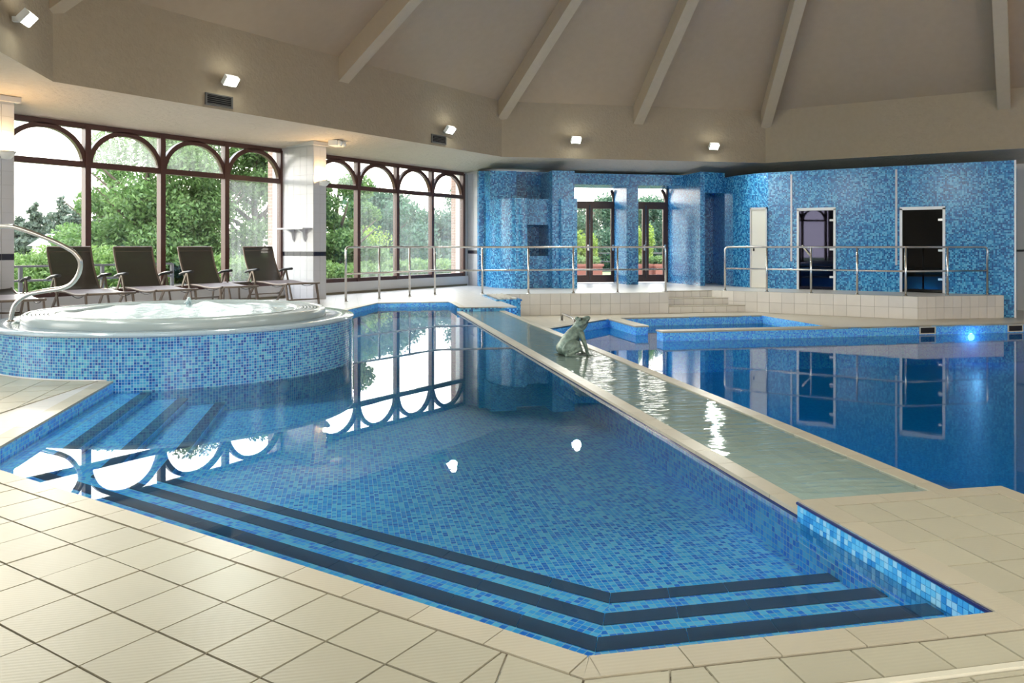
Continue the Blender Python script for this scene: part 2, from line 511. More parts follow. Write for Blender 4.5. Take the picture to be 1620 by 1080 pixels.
# ------------------------------------------------------------------ levels and plan lines
Z_WATER, Z_STRIP, Z_LOW, Z_LOWWATER = -.09, -.062, -.51, -.69
Z_SOFFIT, Z_INNER, Z_FASCIA_TOP, Z_APEX = 3.2, 3.41, 4.84, 12.43
Z_FLOOR = -.30
CENTRE = (11.44, .66)
HALF, SIDE_L = 10.86, 5.61            # fascia octagon: half width, half length of a long side
cx, cy = CENTRE
fascia_poly = [(cx + SIDE_L, cy + HALF), (cx + HALF, cy + SIDE_L), (cx + HALF, cy - SIDE_L), (cx + SIDE_L, cy - HALF),
               (cx - SIDE_L, cy - HALF), (cx - HALF, cy - SIDE_L), (cx - HALF, cy + SIDE_L), (cx - SIDE_L, cy + HALF)]
WALL_Y = 13.6
outer_poly = [(19.35, 13.6), (24.0, 8.95), (24.0, -7.75), (19.35, -12.4), (1.45, -12.4), (-2.7, -8.25), (-2.7, 9.45), (1.45, 13.6)]

# ------------------------------------------------------------------ ceiling, beams, fascia, soffit
mb = MB()
apex = (cx, cy, Z_APEX)
for i in range(8):
    a, b = fascia_poly[i], fascia_poly[(i + 1) % 8]
    mb.quad([(a[0], a[1], Z_FASCIA_TOP), (b[0], b[1], Z_FASCIA_TOP), apex])
ceiling = struct(mb.build('ceiling', M['roof']), 'high pitched beige ceiling rising to a point over the pools')
ends = []
for i in range(8):
    a, b = fascia_poly[i], fascia_poly[(i + 1) % 8]
    ends += [a, ((a[0] + b[0]) / 2, (a[1] + b[1]) / 2)]
for p in ends:
    d = Vector((cx - p[0], cy - p[1], 0)); L = d.length; d.normalize()
    s = Vector((-d.y, d.x, 0)) * .135
    p0 = Vector((p[0], p[1], 0)) - d * .15
    k = (Z_APEX - Z_FASCIA_TOP) / L
    z0 = Z_FASCIA_TOP
    m2 = MB()
    q = Vector((cx, cy, 0)) - d * .5
    zt = lambda v: z0 + k * (v - Vector((p[0], p[1], 0))).dot(d)
    n = 0
    for v in (p0, q):
        for sg in (-1, 1):
            w = v + s * sg
            m2.v += [(w.x, w.y, zt(v) - .48), (w.x, w.y, zt(v) + .1)]
    m2.f = [(0, 2, 3, 1), (4, 5, 7, 6), (0, 1, 5, 4), (2, 6, 7, 3), (0, 4, 6, 2), (1, 3, 7, 5)]
    m2.build('beam', M['beam'], ceiling)
fnames = ['window_side_corner', 'sauna_side', 'lower_pool_corner', 'lower_pool_side', 'entrance_corner', 'entrance_side', 'spa_corner', 'window_side']
for i in range(8):
    a, b = fascia_poly[i], fascia_poly[(i + 1) % 8]
    o = MB().quad([(a[0], a[1], Z_INNER), (b[0], b[1], Z_INNER), (b[0], b[1], Z_FASCIA_TOP), (a[0], a[1], Z_FASCIA_TOP)]).build('wall_upper_' + fnames[i], M['fascia'])
    struct(o, 'beige textured upper wall band below the ceiling')
mb = MB()
for i in range(8):
    a, b = fascia_poly[i], fascia_poly[(i + 1) % 8]
    c_, d_ = outer_poly[(i + 1) % 8], outer_poly[i]
    mb.quad([(a[0], a[1], Z_INNER), (b[0], b[1], Z_INNER), (c_[0], c_[1], Z_SOFFIT), (d_[0], d_[1], Z_SOFFIT)])
struct(mb.build('ceiling_soffit', M['soffit']), 'gently sloped stippled soffit over the surrounding walkway')

# ------------------------------------------------------------------ outer walls and windows
BAY = 1.4
Z_SILL, Z_TRANSOM, Z_HEAD = .27, 2.5, 3.16
def portal(c, rz, w, h):
    l = bpy.data.lights.new('daylight_portal', 'AREA'); l.shape = 'RECTANGLE'; l.size = w; l.size_y = h
    l.cycles.is_portal = True
    o = bpy.data.objects.new('daylight_portal', l); C.objects.link(o)
    o.location = c
    o.rotation_euler = (math.pi / 2, 0, rz)
    return o
nwin = [0]
def window(p, ang, nb, mats, label, bay=BAY):
    """row of arched lights; p = left end seen from inside, ang = direction of run; the outside lies to the left of the run"""
    nwin[0] += 1
    w = nb * bay
    root = empty('window_%d' % nwin[0], (p[0], p[1], 0), ang)
    struct(root, label)
    t = .10
    fm = M['frame']
    f = MB()
    f.box(0, w, -.04, .06, Z_SILL, Z_SILL + .09).box(0, w, -.04, .06, Z_HEAD - .05, Z_HEAD + .04)
    f.build('outer_frame', fm, root)
    MB().box(0, w, -.05, .06, Z_TRANSOM - .05, Z_TRANSOM + .05).build('transom', fm, root)
    for i in range(nb + 1):
        x = i * bay
        MB().box(x - .05, x + .05, -.06, .07, Z_SILL, Z_HEAD).build('mullion', fm, root)
    arch = MB()
    R1, R0 = bay / 2 - .0, bay / 2 - .085
    hz = Z_HEAD - Z_TRANSOM - .02
    n = 20
    for k in range(n):
        a0, a1 = math.pi * k / n, math.pi * (k + 1) / n
        ring = []
        for a in (a0, a1):
            for R in (R0, R1):
                ring.append((bay / 2 + R * math.cos(a), Z_TRANSOM + (hz - (R1 - R)) * math.sin(a)))
        for y in (-.04, .05):
            q = [(ring[0][0], y, ring[0][1]), (ring[1][0], y, ring[1][1]), (ring[3][0], y, ring[3][1]), (ring[2][0], y, ring[2][1])]
            arch.quad(q if y < 0 else q[::-1])
        arch.quad([(ring[0][0], -.04, ring[0][1]), (ring[2][0], -.04, ring[2][1]), (ring[2][0], .05, ring[2][1]), (ring[0][0], .05, ring[0][1])])
        arch.quad([(ring[1][0], -.04, ring[1][1]), (ring[1][0], .05, ring[1][1]), (ring[3][0], .05, ring[3][1]), (ring[3][0], -.04, ring[3][1])])
    am = arch.mesh('arch'); am.materials.append(fm)
    for i in range(nb):
        o = link(bpy.data.objects.new('arch', am), root); o.location = (i * bay, 0, 0)
        gm = mats[i % len(mats)]
        MB().quad([(i * bay, 0, Z_SILL + .05), ((i + 1) * bay, 0, Z_SILL + .05), ((i + 1) * bay, 0, Z_TRANSOM), (i * bay, 0, Z_TRANSOM)]).build('pane', M[gm[0]], root)
        MB().quad([(i * bay, 0, Z_TRANSOM), ((i + 1) * bay, 0, Z_TRANSOM), ((i + 1) * bay, 0, Z_HEAD), (i * bay, 0, Z_HEAD)]).build('fanlight', M[gm[1]], root)
    c = Vector((math.cos(ang), math.sin(ang), 0)) * w / 2
    nrm = Vector((-math.sin(ang), math.cos(ang), 0))
    portal(Vector((p[0], p[1], (Z_SILL + Z_HEAD) / 2)) + c + nrm * .12, ang, w, Z_HEAD - Z_SILL)
    return root
W1X, W2X = 6.04, 12.56
window((W1X, WALL_Y), 0, 4, [('glass', 'glass'), ('glass', 'glass_mist'), ('glass', 'glass_fog'), ('glass_fog', 'glass')], 'four-bay arched window behind the sun loungers')
window((W2X, WALL_Y), 0, 4, [('glass', 'glass_fog'), ('glass_fog', 'glass'), ('glass_fog', 'glass'), ('glass_fog', 'glass')], 'four-bay arched window behind the stainless railing')
window((2.7, WALL_Y), 0, 2, [('glass', 'glass')], 'added unseen two-bay arched window beyond the spa')  # out-of-view window added to let in more daylight
dl = math.hypot(4.15, 4.15)
window((-2.7 + .1, 9.45 + .1), math.radians(45), 2, [('glass', 'glass')], 'added unseen two-bay arched window across the spa corner')  # unseen window added for daylight and the steam door's reflection
window((-2.7, -7.4), math.radians(90), 5, [('glass', 'glass')], 'added unseen five-bay arched window on the entrance side, far from the spa')  # window added behind the camera for light and reflections

def wall_seg(name, p, q, z0, z1, mat, th=.25, parent=None, label=None):
    d = Vector((q[0] - p[0], q[1] - p[1], 0)).normalized()
    n = Vector((-d.y, d.x, 0)) * th
    o = MB().prism([p, q, (q[0] + n.x, q[1] + n.y), (p[0] + n.x, p[1] + n.y)], z0, z1).build(name, mat, parent)
    if parent is None: struct(o, label)
    return o
# window wall: sill kerb and piers
wa = MB()
wa.box(1.45, 18.3, 13.5, 13.85, -.02, Z_SILL)
for x0, x1 in ((1.45, 2.7), (5.5, W1X), (W1X + 5.6, W2X), (W2X + 5.6, 20.4)):
    wa.box(x0, x1, 13.6, 13.85, -.02, Z_SOFFIT)
wa.box(1.45, 20.4, 13.6, 13.85, Z_HEAD + .03, Z_SOFFIT + .15)
wall_window = struct(wa.build('wall_window_side', M['white_plaster']), 'white wall framing the arched windows')
kb = MB().box(W1X, 18.2, 13.47, 13.5, 0, .05)
kb.build('skirting', M['grout'], wall_window)
for x0, x1 in ((W1X + 5.6, W2X), (W2X + 5.6, W2X + 6.5)):
    struct(MB().box(x0 + .02, x1 - .02, 13.86, 14.03, -.1, 3.4).build('wall_outer_brick', M['brick']), 'outdoor brick pier beside the window')
wd = MB()
def strip_wall(mbx, p, q, th, z0, z1):
    d = Vector((q[0] - p[0], q[1] - p[1], 0)).normalized(); n = Vector((-d.y, d.x, 0)) * th
    mbx.prism([p, q, (q[0] + n.x, q[1] + n.y), (p[0] + n.x, p[1] + n.y)], z0, z1)
strip_wall(wd, (-2.7, 9.45), (1.45, 13.6), .25, -.02, Z_SILL)
strip_wall(wd, (-2.7, 9.45), (1.45, 13.6), .25, Z_HEAD + .03, Z_SOFFIT + .1)
strip_wall(wd, (-.62, 11.53), (1.45, 13.6), .25, Z_SILL, Z_HEAD + .03)
struct(wd.build('wall_spa_corner', M['white_plaster']))
we = MB()
strip_wall(we, (-2.7, -8.25), (-2.7, 9.45), .25, -.02, Z_SILL)
strip_wall(we, (-2.7, -8.25), (-2.7, 9.45), .25, Z_HEAD + .03, Z_SOFFIT + .1)
for y0, y1 in ((-8.25, -7.4), (-.4, 9.45)):
    strip_wall(we, (-2.7, y0), (-2.7, y1), .25, Z_SILL, Z_HEAD + .03)
struct(we.build('wall_entrance_side', M['white_plaster']))
for i, nm in ((1, 'wall_sauna_side'), (2, 'wall_lower_pool_corner'), (3, 'wall_lower_pool_side'), (4, 'wall_entrance_corner')):
    a, b = outer_poly[i], outer_poly[i + 1]
    o = MB().quad([(a[0], a[1], -.8), (a[0], a[1], Z_SOFFIT), (b[0], b[1], Z_SOFFIT), (b[0], b[1], -.8)]).build(nm, M['white_plaster'])
    struct(o)

# tiled piers on the window wall, each wall tile a piece of its own on the faces in view
def pier(x0, x1, y0, y1, label, tiles=True):
    nm = 'wall_pier'
    o = struct(MB().box(x0, x1, y0, y1, 0, 3.3 if y0 < 13 else 3.24).build(nm, M['white_grout']), label)
    cap = MB().box(x0 - .05, x1 + .07, y0 - .06, y1, (3.22 if y0 < 13 else 3.16), (3.295 if y0 < 13 else 3.235))
    cap.build('capital', M['white_plaster'], o)
    if not tiles: return o
    tz = .2
    faces = [('x', x0, y0, y1), ('y', y0, x0, x1)]
    cache = {}
    for ax, pos, a0, a1 in faces:
        n = max(1, round((a1 - a0) / .2)); w = (a1 - a0) / n
        for i in range(n):
            for j in range(16):
                z0 = j * tz
                z1 = min(z0 + tz, 3.18)
                band = j == 4
                segs = [(z0, z1, 'white_tile')]
                if band: segs = [(z0, z0 + .10, 'white_tile'), (z0 + .10, z0 + .195, 'dark_tile')]
                for za, zb, mt in segs:
                    key = (ax, round(w, 4), round(zb - za, 4), mt)
                    if key not in cache:
                        g = .0025
                        t = MB()
                        if ax == 'x': t.box(-.006, .001, g, w - g, g, zb - za - g)
                        else: t.box(g, w - g, -.006, .001, g, zb - za - g)
                        me = t.mesh('wall_tile'); me.materials.append(M[mt]); cache[key] = me
                    ob = link(bpy.data.objects.new('wall_tile', cache[key]), o)
                    ob.location = (pos, a0 + i * w, za) if ax == 'x' else (a0 + i * w, pos, za)
    return o
pier(11.65, 12.0, 12.6, 13.58, 'white tiled pier with a navy border and a small shelf')
pier(5.47, 5.82, 12.6, 13.58, 'white tiled pier beside the spa handrail')
pier(18.38, 18.9, 13.05, 13.58, 'white tiled pier next to the blue mosaic column')

# ------------------------------------------------------------------ floors
P0 = (1.91, 1.010); L0 = (1.91, 4.555); I0 = EB(2.065, 1.92); I1 = EB(3.15, 1.92)
SPA_C, SPA_R, Z_SPA = (5.04, 7.38), 1.72, .38
pool_outline = [L0, P0, I0, I1, EB(3.15, 1.95), EB(14.3, 1.95), EB(14.3, 2.0), EB(15.85, 2.0), EB(15.85, .6), EB(14.6, .16), EB(10.3, -1.3), EB(8.6, -1.87)]
CW = .105     # coping width
BASE = -.006
def flat(name, poly, z, mat, label, uvrot=0, uvoff=(0, 0)):
    o = MB()
    a = sum(poly[i][0] * poly[(i + 1) % len(poly)][1] - poly[(i + 1) % len(poly)][0] * poly[i][1] for i in range(len(poly)))
    if a < 0: poly = poly[::-1]
    o.quad([(p[0], p[1], z) for p in poly])
    return struct(o.build(name, mat, None, uvrot, uvoff), label)
R45 = math.radians(45)
BIS = math.radians(22.5)
# mitre strip between the two tile directions at the corner of the main pool
mdir = (math.cos(BIS), math.sin(BIS)); mnor = (-mdir[1], mdir[0])
ML = (1.805, 1.2009)                                     # mitre strip edge on the window side
MR = EB(1.955, .8252)                                    # mitre strip edge on the island side
lr = mnor
floor_l = flat('floor', clip_half([(1.91, 4.555), (1.91, -3), (-2.7, -3), (-2.7, 9.3), (1.4, 13.5), EB(8.6, -1.87)], ML, mnor) and
               [ML, (1.91, 1.2444), L0, (1.91 - .01, 4.555), (1.0, 5.2), (-2.7, 7.9), (-2.7, -.66)], BASE, M['deck_base'],
               'beige stoneware tiled deck in front of the main pool', 0, (1.805, 1.66))
floor_m = flat('floor', [(-2.7, -.665), ML, (1.91, 1.2444), P0, EB(2.065, .8707), MR, (MR[0] - 5 * mdir[0], MR[1] - 5 * mdir[1])], BASE, M['deck_base'],
               'mitred wedge of beige deck tiles at the pool corner', BIS, (0, 0))
floor_r = flat('floor', [(MR[0] - 5 * mdir[0], MR[1] - 5 * mdir[1]), MR, EB(2.065, .8707), I0, I1, EB(3.15, 2.95), EB(1.5, 2.95), EB(1.5, 9), EB(-1.5, 9), (-2.7, -5), (-2.7, -2.6)], BASE, M['deck_base'],
               'beige tiled deck on the island side of the main pool', R45, (3.05, -2.2))
floor_s = flat('floor', [L0, (1.0, 5.2), (-2.7, 7.9), (-2.7, 9.45), (1.45, 13.6), (6.0, 13.6), EB(12, -4), EB(10.3, -1.3), EB(8.6, -1.87)], BASE, M['far_deck'],
               'pale tiled deck beside and behind the raised spa', R45, (0, 1.985))
floor_f = flat('floor', [(6.0, 13.6), EB(12, -4), EB(10.3, -1.3), EB(14.6, .16), EB(15.85, .6), EB(15.85, 2.0), EB(14.3, 2.0), EB(14.3, 3.05), EB(15.8, 3.05), EB(15.8, 3.45), EB(18.15, 3.45),
                          EB(18.15, 7.62), EB(18.75, 7.62), EB(18.75, 9.04), (19.65, 2.2), EB(15.45, 14.55), EB(15.9, 14.75), (21.6, .6), (24, .6), (24, 8.95), (19.35, 13.6)], 0, M['far_deck'],
               'pale tiled upper terrace in front of the mosaic walls', R45)

def coping_row(p, q, w, inward, parent, z=0.0, ln=.265, th=.016, mat='coping', name='coping_tile', gap=.004, nose=.0):
    """row of edging tiles from p to q, lying on the side `inward` (unit vector) of the line p-q"""
    d = Vector((q[0] - p[0], q[1] - p[1])); L = d.length; d.normalize()
    n = max(1, round(L / ln)); l = L / n
    rz = math.atan2(d.y, d.x)
    cross = d.x * inward[1] - d.y * inward[0]
    y0, y1 = (0, w) if cross > 0 else (-w, 0)
    m = MB().box(gap / 2, l - gap / 2, y0 + (.002 if y0 < 0 else -nose), y1 - (.002 if y0 >= 0 else -nose), -th, 0)
    me = m.mesh(name); me.materials.append(M[mat])
    out = []
    for i in range(n):
        o = link(bpy.data.objects.new(name, me), parent)
        o.location = (p[0] + d.x * l * i, p[1] + d.y * l * i, z)
        o.rotation_euler = (0, 0, rz)
        out.append(o)
    return out
def visible(poly, z=0, minpx=9):
    xs, ys = [], []
    for p in poly:
        if depth_of(*p) < .6: return False
        a, b = pix(p[0], p[1], z); xs.append(a); ys.append(b)
    if max(xs) < -25 or min(xs) > 1645 or max(ys) < 0 or min(ys) > 1105: return False
    return max(xs) - min(xs) >= minpx and max(ys) - min(ys) >= minpx * .75
def tile_field(parent, rot, su, sv, ou, ov, clips, rng, mat='deck', gap=.007, name='deck_tile'):
    """individually laid deck tiles on a grid turned by rot, cut by half planes"""
    ca, sa = math.cos(rot), math.sin(rot)
    full = MB().box(gap / 2, su - gap / 2, gap / 2, sv - gap / 2, -.014, 0).mesh(name); full.materials.append(M[mat])
    cnt = 0
    for i in range(*rng[0]):
        for j in range(*rng[1]):
            u0, v0 = ou + i * su, ov + j * sv
            loc = [(u0 + gap / 2, v0 + gap / 2), (u0 + su - gap / 2, v0 + gap / 2), (u0 + su - gap / 2, v0 + sv - gap / 2), (u0 + gap / 2, v0 + sv - gap / 2)]
            w = [(a * ca - b * sa, a * sa + b * ca) for a, b in loc]
            if not visible(w): continue
            c = w
            for p, n in clips:
                c = clip_half(c, p, n)
                if len(c) < 3: break
            if len(c) < 3 or area(c) < .0003: continue
            if abs(area(c) - area(w)) < 1e-6:
                o = link(bpy.data.objects.new(name, full), parent)
                o.location = (u0 * ca - v0 * sa, u0 * sa + v0 * ca, 0); o.rotation_euler = (0, 0, rot)
            else:
                o = MB().prism(c, -.014, 0).build(name, M[mat], parent)
            o.location.z = random.uniform(-.0012, .0006)
            cnt += 1
    return cnt
G_ = .003
n1 = tile_field(floor_l, 0, .2255, .2220, 1.805 - 20 * .2255, 1.66 - 10 * .222, [((1.797, 0), (-1, 0)), ((ML[0] + mnor[0] * G_, ML[1] + mnor[1] * G_), mnor)], ((0, 20), (0, 40)))
# mitre strip: tiles follow the bisector, cut by the coping lines
U0 = P0[0] * math.cos(BIS) + P0[1] * math.sin(BIS) - 12 * .43 + .06
V0 = -P0[0] * math.sin(BIS) + P0[1] * math.cos(BIS)
n2 = tile_field(floor_m, BIS, .43, .2165, U0, V0, [((1.797, 0), (-1, 0)), ((ML[0] - mnor[0] * G_, ML[1] - mnor[1] * G_), (-mnor[0], -mnor[1]))], ((0, 14), (0, 1)))
n2 += tile_field(floor_m, BIS, .43, .2165, U0, V0 - .2165, [(EB(1.948, 0), (-K, -K)), ((MR[0] + mnor[0] * G_, MR[1] + mnor[1] * G_), mnor)], ((0, 14), (0, 1)))
# island side: e runs along +u of the 45 degree grid, b along -v
e_hi = 3.045
n3 = tile_field(floor_r, R45, .2165, .2135, e_hi - 5 * .2165, -2.2 - 9 * .2135,
                [((EB(1.81, 0)), (K, K)), (EB(1.948, 0), (-K, -K)), ((MR[0] - mnor[0] * G_, MR[1] - mnor[1] * G_), (-mnor[0], -mnor[1]))], ((-3, 5), (0, 20)))
n3 += tile_field(floor_r, R45, .2165, .2135, e_hi - 5 * .2165, -2.2 - 9 * .2135,
                [(EB(1.957, 0), (K, K)), (EB(0, 2.032), (K, -K)), (EB(0, 2.845), (-K, K)), (EB(3.043, 0), (-K, -K))], ((-1, 5), (0, 20)))
n3 += tile_field(floor_r, R45, .2165, .2135, e_hi - 13 * .2165, -2.2 - 9 * .2135, [(EB(1.765, 0), (-K, -K)), ((MR[0] - mnor[0] * G_, MR[1] - mnor[1] * G_), (-mnor[0], -mnor[1]))], ((0, 9), (0, 20)))
n4 = tile_field(floor_s, R45, .2255, .2255, 2.2, 1.985, [(EB(0, -1.983), (-K, K)), ((1.45, 5.0), (-.55, .83))], ((0, 26), (0, 24)), name='deck_tile')
# kerb trim on the island side deck
MB().box(1.794, 1.808, 1.2, 4.6, -.02, -.0045).build('movement_joint', M['grout'], floor_l)
MB().ebox(1.944, 1.959, .83, 2.0, -.02, -.0045).build('movement_joint', M['grout'], floor_r)
m = MB().ebox(1.774, 1.796, .90, 5.5, -.01, .006)
tag(m.build('trim_joint', M['pale_trim'], floor_r), 'pale rounded trim strip across the deck')
coping_row(P0, L0, CW, (-1, 0), floor_l)
MIT = (1.805, .967)
MB().prism([(1.909, 1.007), (1.805, 1.007), MIT], -.016, 0).build('coping_tile', M['coping'], floor_m)
MB().prism([(1.911, 1.006), MIT, (P0[0] - CW * K + .002, P0[1] - CW * K - .002)], -.016, 0).build('coping_tile', M['coping'], floor_m)
coping_row(P0, I0, CW, (-K, -K), floor_r)
coping_row(EB(3.15, 1.92), EB(2.065 - CW, 1.92), .112, (K, -K), floor_r)
coping_row(EB(3.15, 2.03), EB(3.15, 2.85), .10, (-K, -K), floor_r)
coping_row(EB(3.15, 2.95), EB(1.6, 2.95), .10, (-K, K), floor_r)
coping_row(L0, EB(7.5, -1.87), .115, (-K, K), floor_s)
# far coping of the main pool (plain pale edging)
for a, b, inn in ((EB(15.85, .6), EB(15.85, 2.0), (K, K)), (EB(14.3, 2.0), EB(14.3, 3.05), (K, K)), (EB(15.85, 2.0), EB(14.3, 2.0), (K, -K)), (EB(14.6, .16), EB(15.85, .6), (-.33, .94)), (EB(10.6, -1.2), EB(14.6, .16), (-.33, .94))):
    for o in coping_row(a, b, .12, inn, floor_f, .004, .3, .02): pass

# ------------------------------------------------------------------ main pool shell, steps, water
mb = MB()
n = len(pool_outline)
for i in range(n):
    a, b = pool_outline[i], pool_outline[(i + 1) % n]
    zt = Z_STRIP - .02 if i == 4 else BASE
    mb.quad([(a[0], a[1], zt), (b[0], b[1], zt), (b[0], b[1], Z_FLOOR - .02), (a[0], a[1], Z_FLOOR - .02)])
pool_wall = struct(mb.build('wall_main_pool', M['mosaic_pool']), 'blue mosaic side walls of the main pool')
flat('floor_main_pool', pool_outline, Z_FLOOR, M['mosaic_pool'], 'blue mosaic bottom of the main pool', R45)
chain = [EB(7.6, -1.87), L0, P0, I0]
def offset_chain(d):
    ls = []
    for i in range(3):
        a, b = Vector(chain[i]), Vector(chain[i + 1]); t = (b - a).normalized(); nn = Vector((-t.y, t.x))
        ls.append((a + nn * d, t))
    pts = [ls[0][0]]
    for i in range(2):
        (p, t), (q, s_) = ls[i], ls[i + 1]
        den = t.x * s_.y - t.y * s_.x
        k = ((q.x - p.x) * s_.y - (q.y - p.y) * s_.x) / den
        pts.append(p + t * k)
    t = ls[2][1]; nn = Vector((-t.y, t.x)); pts.append(Vector(chain[3]) + nn * d)
    return [(p.x, p.y) for p in pts]
STEPS = ((.285, -.105), (.565, -.168), (.85, -.229))
prev = 0.0
for k, (d, z) in enumerate(STEPS):
    a, b = offset_chain(prev), offset_chain(d)
    zn = STEPS[k + 1][1] if k < 2 else Z_FLOOR
    mb = MB()
    for i in range(3):
        seg = Vector((a[i + 1][0] - a[i][0], a[i + 1][1] - a[i][1])); t = seg.normalized()
        def uvp(p): return (p[0] * t.x + p[1] * t.y, -p[0] * t.y + p[1] * t.x)
        q = [a[i], a[i + 1], b[i + 1], b[i]]
        mb.quad([(p[0], p[1], z) for p in q], [uvp(p) for p in q])
        mb.quad([(b[i][0], b[i][1], z), (b[i + 1][0], b[i + 1][1], z), (b[i + 1][0], b[i + 1][1], zn), (b[i][0], b[i][1], zn)])
    st = struct(mb.build('floor_pool_step', M['mosaic_pool']), 'blue mosaic pool step with dark nosing tiles, %s' % ('topmost', 'middle', 'lowest')[k])
    i0, o0 = offset_chain(d - .072), offset_chain(d + .006)
    for i in range(3):
        A, B_, Cc, Dd = Vector(i0[i]), Vector(i0[i + 1]), Vector(o0[i + 1]), Vector(o0[i])
        nn = max(1, round((Cc - Dd).length / .265))
        for j in range(nn):
            gg = .0016 / (Cc - Dd).length; f0, f1 = j / nn + gg, (j + 1) / nn - gg
            poly = [tuple(A.lerp(B_, f0)), tuple(A.lerp(B_, f1)), tuple(Dd.lerp(Cc, f1)), tuple(Dd.lerp(Cc, f0))]
            if i == 0 and j < 0: continue
            MB().prism(poly, z - .012, z + .004).build('nosing_tile', M['nosing'], st)
    prev = d
def shrink(poly, k=.0): return poly
def ccw(poly):
    return poly if sum(poly[i][0] * poly[(i + 1) % len(poly)][1] - poly[(i + 1) % len(poly)][0] * poly[i][1] for i in range(len(poly))) > 0 else poly[::-1]
o = MB().quad([(p[0], p[1], Z_WATER) for p in ccw(pool_outline)]).build('water_main_pool', M['water_main'])
tag(o, 'clear blue water of the main pool', 'water', kind='stuff')

# ------------------------------------------------------------------ island side: mosaic tiles one by one above the water, navy trim
isl = struct(MB().ebox(2.03, 3.15, 1.9205, 1.95, Z_FLOOR, -.018).build('wall_island_edge', M['white_grout']), 'mosaic edge of the tiled island beside the pool steps')
ts = .0238
cols_i = []
for i, c in enumerate([(.03, .26, .66), (.06, .38, .78), (.13, .52, .86), (.30, .64, .88)]):
    cols_i.append(plain('island_mosaic_%d' % i, c, .12))
tmesh = []
for c in cols_i:
    me = MB().box(.001, ts - .001, -.004, .001, .001, ts - .001).mesh('mosaic_tile'); me.materials.append(c); tmesh.append(me)
rot_i = math.radians(45)
for i in range(int((3.148 - 2.08) / ts)):
    for j in range(5):
        e0 = 3.148 - (i + 1) * ts
        p = EB(e0, 1.9205)
        o = link(bpy.data.objects.new('mosaic_tile', random.choices(tmesh, (2, 3, 3, 2))[0]), isl)
        # local -y faces the pool (towards -b)
        o.location = (p[0], p[1], -.022 - (j + 1) * ts); o.rotation_euler = (0, 0, rot_i + math.pi)
        o.location = (EB(e0 + ts, 1.9205)[0], EB(e0 + ts, 1.9205)[1], -.022 - (j + 1) * ts)
MB().ebox(2.07, 3.15, 1.912, 1.9215, -.018, -.008).build('edge_trim', M['navy_trim'], isl)
MB().ebox(3.14, 3.149, 1.93, 2.94, -.3, -.016).build('end_face', M['mosaic_pool'], isl)

# ------------------------------------------------------------------ cascade strip with copings
strip = struct(MB().ebox(3.15, 14.3, 1.952, 2.83, -1.7, Z_STRIP - .02).build('floor_cascade', M['bed'], None, R45), 'shallow cascade channel of pale green tiles between the two pools')
coping_row(EB(14.28, 1.945), EB(3.16, 1.945), .105, (K, -K), strip, Z_STRIP, .27, .02)
coping_row(EB(14.28, 2.725), EB(3.16, 2.725), .105, (K, -K), strip, Z_STRIP, .27, .02)
MB().ebox(3.16, 14.28, 1.944, 1.9525, Z_STRIP - .034, Z_STRIP - .021).build('edge_trim', M['navy_trim'], strip)
MB().ebox(3.16, 14.28, 2.8295, 2.834, -1.7, Z_STRIP - .021).build('side_mosaic', M['mosaic_pool'], strip)
MB().ebox(3.16, 14.28, 1.949, 1.9525, Z_FLOOR - .02, Z_STRIP - .034).build('side_mosaic', M['mosaic_pool'], strip)
mb = MB()
p = [EB(3.16, 2.05), EB(14.29, 2.05), EB(14.29, 2.725), EB(3.16, 2.725)]
tag(mb.quad([(q[0], q[1], Z_STRIP - .006) for q in ccw(p)]).build('water_cascade', M['water_strip']), 'rippling shallow water in the cascade channel', 'water', kind='stuff')

# planter block with pebbles at the head of the cascade
blk = struct(MB().ebox(14.3, 15.85, 2.0, 3.05, -1.2, -.001).ebox(15.8, 18.15, 3.0, 3.45, -1.2, -.001).build('wall_cascade_head', M['mosaic_wall']), 'mosaic block at the head of the cascade')
pl = empty('pebble_planter', EB(16.1, 3.2) + (0,))
tag(pl, 'low mosaic planter box filled with pebbles at the cascade head', 'planter')
def box_local(par, e0, e1, b0, b1, z0, z1, name, mat):
    o = MB().ebox(e0, e1, b0, b1, z0, z1).build(name, mat, par)
    o.matrix_parent_inverse = Matrix.Translation(Vector(par.location)).inverted()
    return o
for q in ((15.8, 15.84, 2.95, 3.48), (17.5, 17.54, 2.95, 3.48), (15.84, 17.5, 3.44, 3.48), (15.84, 17.5, 2.95, 2.99)):
    box_local(pl, *q, .0, .035, 'rim', M['mosaic_wall'])
ico = bpy.data.meshes.new('pebble'); bm = bmesh.new(); bmesh.ops.create_icosphere(bm, subdivisions=2, radius=1); bm.to_mesh(ico); bm.free()
for f_ in ico.polygons: f_.use_smooth = True
ico.materials.append(M['pebble'])
for i in range(60):
    o = link(bpy.data.objects.new('pebble', ico))
    e_, b_ = 15.93 + (i // 4) * .104 + random.uniform(-.008, .008), 3.065 + (i % 4) * .1 + random.uniform(-.006, .006)
    s_ = random.uniform(.030, .040)
    o.location = EB(e_, b_) + (.02 + s_ * .55,)
    o.scale = (s_ * random.uniform(1.0, 1.15), s_, s_ * .8)
    o.rotation_euler = (0, 0, random.uniform(0, 3))
    tag(o, 'rounded grey pebble lying in the mosaic planter box', 'pebble', 'pebbles in the planter at the cascade head')

